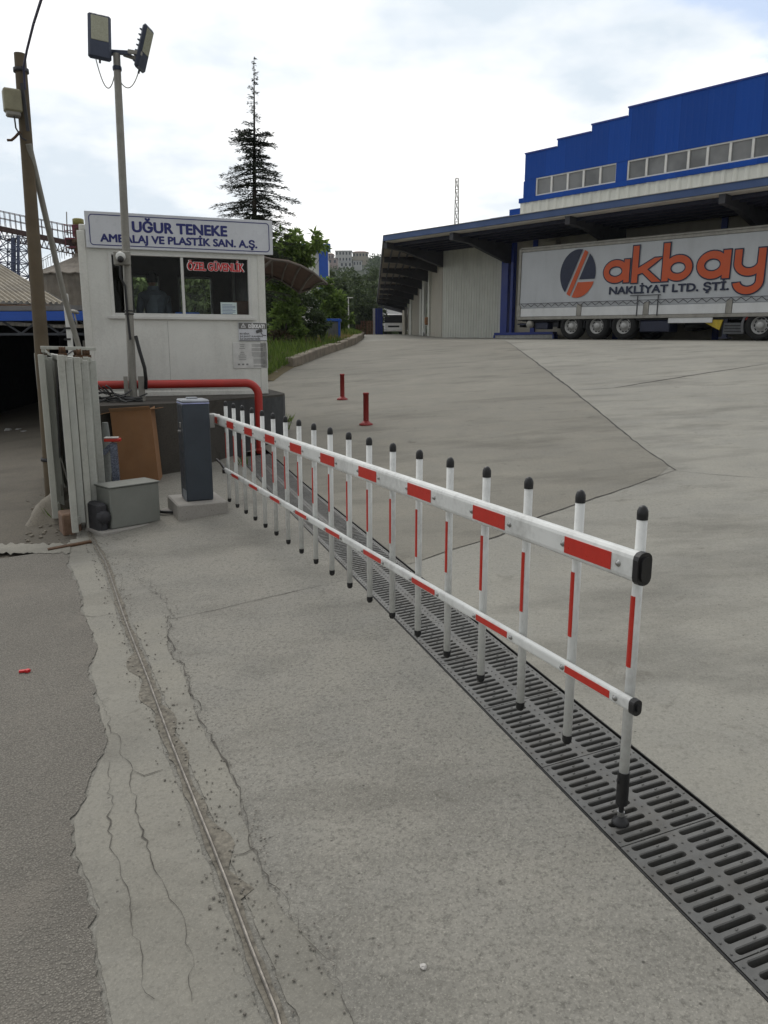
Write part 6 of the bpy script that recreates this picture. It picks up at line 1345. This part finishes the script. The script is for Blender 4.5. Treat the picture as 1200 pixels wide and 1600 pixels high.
# trees further back
far = [(545, 456, 100, 34, 'broad dark tree rising below the hillside houses'), (588, 462, 108, 30, 'dark tree beside the far end of the canopy'), (515, 455, 84, 32, 'dark tree behind the blue framed building'), (562, 478, 92, 30, 'rounded tree behind the pallet stacks'), (590, 496, 112, 22, 'low dark tree behind the striped posts'), (528, 488, 78, 20, 'bushy tree behind the slim yard lamp post'), (577, 446, 125, 24, 'highest dark tree just left of the canopy edge')]
for i, (px, py, Y, rp, lab) in enumerate(far): bush(lab, px, py, Y, rp, f_far, 30 + i, 170, 44, .42, 'broadleaf_tree', 'trees beyond the yard', ((px - rp * .5, py + rp * .6, rp * .8), (px + rp * .55, py + rp * .55, rp * .75), (px + rp * .1, py + rp * 1.3, rp * .9)), cat='tree')

# brown awning behind the hut
m_awn = NT('brown_polycarbonate'); m_awn = m_awn.fin(m_awn.mix(m_awn.ramp(m_awn.noise(3, 4), .3, .7), (.075, .040, .026), (.13, .072, .05)), .7); m_rib = mat('awning_rib', (.11, .09, .075), .5)
fe = [at(x, y, 12.4) for x, y in ((405, 398), (425, 403), (450, 406), (470, 413), (490, 424), (511, 441))]; ne = [at(x, y, 13.8) for x, y in ((405, 424), (425, 430), (440, 436), (455, 446), (468, 455), (485, 449))]
aw = thing('awning', Vector((fe[2].x, 13.2, gz(fe[2].x, 13.2))), 'brown translucent arched awning projecting behind the guard hut', 'awning')
mb = MB(); mb.sheet([[a_.lerp(b_, t / 6) + UP * (.04 * math.sin(math.pi * t / 6)) for a_, b_ in zip(fe, ne)] for t in range(7)]); mb.sm = [True] * len(mb.f); sh_ = mb.build('sheet', m_awn, aw); sh_.modifiers.new('thick', 'SOLIDIFY').thickness = .01
for L_ in (fe, ne): mb = MB(); mb.tube([p - UP * .025 for p in L_], .020, 7); mb.build('rib', m_rib, aw)
for i in (1, 2, 3, 4, 5): mb = MB(); mb.tube([fe[i].lerp(ne[i], t / 6) + UP * (.04 * math.sin(math.pi * t / 6) - .03) for t in range(7)], .016, 6); mb.build('rib', m_rib, aw)
mb = MB(); mb.tube([fe[1] - UP * .03, bk(BW + .01, 1.6, 2.6)], .025, 8); mb.build('bracket', m_rib, aw); mb = MB(); mb.tube([ne[1] - UP * .03, bk(BW + .01, 2.2, 2.4)], .025, 8); mb.build('bracket', m_rib, aw)
# kiosk, lamp post, grey building
m_kio = mat('kiosk_grey', (.15, .155, .155), .6, .1, .08, 2, dirt=.15)
KY = 33.; ka, kb_ = at(504, 525, KY), at(531, 525, KY); zg = min(gz(ka.x, KY), at(504, 526, KY).z) - .2; zt_ = at(515, 502, KY).z; kc_ = (ka + kb_) / 2; kw = kb_.x - ka.x
q = thing('kiosk', Vector((kc_.x, KY + .5, zg)), 'grey metal kiosk with bright blue roof edge standing in the bed', 'kiosk')
mb = MB(); mb.box(Vector((kc_.x, KY + .4, (zg + zt_) / 2)), (kw, .8, zt_ - zg), None, .015); mb.build('body', m_kio, q); mb = MB(); mb.box(Vector((kc_.x, KY + .4, zt_ + .05)), (kw + .08, .92, .11), None, .015); mb.build('roof', m_blue, q); mb = MB(); mb.box(Vector((kb_.x - .02, KY - .03, (zg + zt_) / 2)), (.08, .08, zt_ - zg), None, .008); mb.build('corner_trim', m_blue, q); mb = MB(); mb.box(Vector((kc_.x - .05, KY - .012, (zg + zt_) / 2)), (kw * .6, .02, (zt_ - zg) * .8)); mb.build('door', mat('kiosk_door', (.13, .135, .14), .55), q)
p0_, p1_ = at(545, 523, 56), at(544.5, 466, 56); p0_.z = gz(p0_.x, p0_.y); q = thing('street_lamp', p0_, 'slim pale lamp post rising between the kiosk and the pallets', 'lamp post'); mb = MB(); mb.tube([p0_, p1_], [.055, .035], 8); mb.build('pole', m_pvc, q); mb = MB(); mb.box(p1_ + Vector((.12, -.1, .03)), (.4, .14, .06), None, .02); mb.build('lamp_head', m_pvc, q)
p0_, p1_ = at(513, 520, 44), at(513.5, 431, 44); p0_.z = gz(p0_.x, p0_.y); q = thing('street_lamp', p0_, 'pale street lamp with a slanted head among the shrubs', 'lamp post'); mb = MB(); mb.tube([p0_, p1_], [.05, .035], 8); mb.build('pole', m_galv, q); mb = MB(); mb.beam(at(512.5, 446, 43.6), at(521, 442, 43.4), .16, .06, UP, .02); mb.build('lamp_head', m_pvc, q)
p0_, p1_ = at(508.5, 500, 49), at(508, 482, 49); p0_.z = gz(p0_.x, p0_.y)
ba, bb_ = at(440, 500, 62), at(505, 500, 62); zt_ = at(500, 391, 62).z; zg = 1.5; q = thing('blue_framed_building', Vector(((ba.x + bb_.x) / 2, 64, zg)), 'pale grey building with bright blue corner trim behind the fig tree', 'building')
mb = MB(); mb.box(Vector(((ba.x + bb_.x) / 2, 66, (zg + zt_) / 2)), (bb_.x - ba.x, 8, zt_ - zg)); mb.build('wall', m_clad, q); mb = MB(); mb.box(Vector((bb_.x + .1, 62.0, (zg + zt_) / 2)), (.7, .3, zt_ - zg)); mb.build('corner_trim', m_blue, q); mb = MB(); mb.box(Vector(((ba.x + bb_.x) / 2 + .2, 61.99, zt_ + .15)), (bb_.x - ba.x + .9, .34, .6)); mb.build('eaves_trim', m_blue, q)

# ------------------------------------------------------------------ hillside with houses and woods
def hz_(x, y):
    t = max(0, min(1, (y - 150) / 330)); t = t * t * (3 - 2 * t)
    base_ = 1.8 + 46 * t * (1 - .25 * max(0, min(1, (x + 10) / 120))) + 5 * mnoise.noise(Vector((x * .012, y * .012, 0))) * t
    return base_ * max(.08, min(1, (x + 230) / 160)) if x < -70 else base_
m_hill = mat('hill_scrub', (.035, .048, .024), .95, 0, .3, .05)
mb = MB(); mb.sheet([[Vector((x, y, hz_(x, y) - .5)) for x in frange(-320, 420, 12)] for y in frange(130, 640, 12)]); mb.sm = [True] * len(mb.f); struct(mb.build('hill', m_hill, fix=False))
rw = random.Random(99); mb = MB()
def clump(mb, c, rx, rz, n, ls):
    for k in range(n): u = rdir(rw); u.z = abs(u.z) * 1.1 - .1; p = c + Vector((u.x * rx, u.y * rx, u.z * rz)) * rw.uniform(.75, 1.05); leaf(mb, p, rdir(rw) + u * .7, u + rdir(rw) * .6, ls * rw.uniform(.7, 1.3), ls * rw.uniform(.5, .9))
for i in range(520):
    y = rw.uniform(150, 520); x = y * rw.uniform(-.17, .06); 
    hzv = hz_(x, y)
    if 395 < y < 470 and -.075 < x / y < -.015: continue
    rr2 = rw.uniform(2.4, 4.6); tz = hzv + rr2 * 1.9 - CAM_H; dpt = y * _c - tz * _s; ppx = 600 + FPX * x / dpt; ppy = 800 - FPX * (tz * _c + y * _s) / dpt
    if 498 < ppx < 581 and ppy < (421 if rw.random() < .45 else 409) and y < 470: continue
    clump(mb, Vector((x, y, hzv + rr2 * .4)), rr2, rr2 * 1.05, 90, 1.25)
tag(mb.build('hillside_wood', f_far, fix=False), 'dark wooded hillside behind the yard', 'woodland', kind='stuff')
m_hw = mat('house_white', (.50, .50, .49), .8, 0, .06, .3); m_hp = mat('house_pink', (.42, .33, .31), .8, 0, .08, .3); m_hb = mat('house_beige', (.42, .38, .31), .8); m_rt = mat('red_tile', (.22, .095, .07), .85, 0, .2, .5); m_rb = mat('slate_roof', (.12, .15, .20), .7); m_win = mat('house_window', (.05, .06, .075), .3)
def house(x0, x1, ytop, ybot, Y, mw, mr, lab, roofpx=2.2, nx=4, nz=2):
    a_, b_ = at(x0, ybot, Y), at(x1, ybot, Y); zt_ = at(x0, ytop, Y).z; zb_ = a_.z - 7; w = b_.x - a_.x; cx_ = (a_.x + b_.x) / 2; q = thing('hillside_house', Vector((cx_, Y + 4, zb_)), lab, 'house', 'houses on the far hillside')
    mb = MB(); mb.box(Vector((cx_, Y + 4, (zb_ + zt_) / 2)), (w, 8, zt_ - zb_)); mb.build('wall', mw, q); rh = roofpx * Y / 1200; o = .35; z0 = zt_
    mb = MB(); mb.add([Vector((cx_ - w / 2 - o, Y - o, z0)), Vector((cx_ + w / 2 + o, Y - o, z0)), Vector((cx_ + w / 2 + o, Y + 8 + o, z0)), Vector((cx_ - w / 2 - o, Y + 8 + o, z0)), Vector((cx_ - w / 4, Y + 4, z0 + rh)), Vector((cx_ + w / 4, Y + 4, z0 + rh))], [(0, 1, 5, 4), (1, 2, 5), (2, 3, 4, 5), (3, 0, 4), (3, 2, 1, 0)]); mb.build('roof', mr, q)
    for i in range(nx):
        for j in range(nz): mb = MB(); mb.box(Vector((cx_ - w / 2 + w * (i + .5) / nx, Y - .04, zt_ - 1.4 - 3.0 * j)), (w / nx * .45, .1, 1.4)); mb.build('window', m_win, q)
house(524, 549, 391.5, 407, 430, m_hw, m_rb, 'white two storey house, largest on the far hillside', .5, 5, 2)
house(551, 575, 394, 405, 436, m_hb, m_rt, 'beige house under a red tiled roof at the right of the hillside', 2.6, 5, 1)
house(505, 527, 404, 416, 415, m_hp, m_rt, 'pinkish house at the left of the far hillside', 1.0, 3, 1)
house(531, 550, 409, 416, 405, m_hw, m_rb, 'low pale house with a blue grey roof below the white house', 1.6, 3, 1)
house(552, 565, 407, 416, 408, m_hw, m_rb, 'small white house right of the blue grey roof', .5, 3, 1)
house(509, 521, 397, 402, 445, m_hp, m_rt, 'dark red roofed house highest at the left of the hillside', 2.4, 3, 1)
house(570, 577, 417, 421, 395, m_hw, m_rb, 'tiny pale house lowest on the right of the hillside', 1.2, 2, 1)

# ------------------------------------------------------------------ red bollards
m_bol = mat('bollard_red', (.26, .018, .016), .5, 0, .12, 6, dirt=.15)
for px, py, lab in ((535, 624.5, 'red flexible bollard farther back in the yard, left of the other'), (572, 664, 'red flexible bollard nearer the boom barrier')):
    p = G(px, py); q = thing('bollard', p, lab, 'bollard', 'red bollards in the yard'); mb = MB(); hgt = .49
    mb.lathe([(.042, .03), (.042, hgt - .03), (.046, hgt - .03), (.046, hgt - .005), (.035, hgt), (0, hgt)], p, 18); mb.build('tube', m_bol, q); mb = MB(); mb.lathe([(.105, 0), (.105, .018), (.07, .035), (.05, .06), (.04, .06)], p, 20); mb.build('base', m_bol, q)
# stray weeds at the foot of the base and by the kerb
mb = MB(); rg = random.Random(44)
for px, py, n in ((318, 706, 26), (322, 716, 20), (447, 672, 26), (452, 660, 22), (378, 728, 14), (90, 812, 10), (104, 806, 10)):
    b = G(px, py)
    for k in range(n): leaf(mb, b + Vector((rg.gauss(0, .03), rg.gauss(0, .03), 0)), Vector((rg.uniform(-.7, .7), rg.uniform(-.7, .7), 1)), rdir(rg), rg.uniform(.05, .2), .015)
tag(mb.build('weeds', f_grass, fix=False), 'small weed tufts along the foot of the hut base', 'weeds', kind='stuff')
# ------------------------------------------------------------------ thin haze over the distance
mb = MB(); mb.box((45, 300, 42), (820, 730, 92)); hz = mb.build('haze', [])
m_h = bpy.data.materials.new('haze_air'); m_h.use_nodes = True; nt = m_h.node_tree; nt.nodes.clear()
pv_n = nt.nodes.new('ShaderNodeVolumePrincipled'); pv_n.inputs['Color'].default_value = (.80, .87, .95, 1); pv_n.inputs['Density'].default_value = .0002; pv_n.inputs['Anisotropy'].default_value = .2
on = nt.nodes.new('ShaderNodeOutputMaterial'); nt.links.new(pv_n.outputs[0], on.inputs['Volume']); hz.data.materials.append(m_h); tag(hz, kind='stuff')
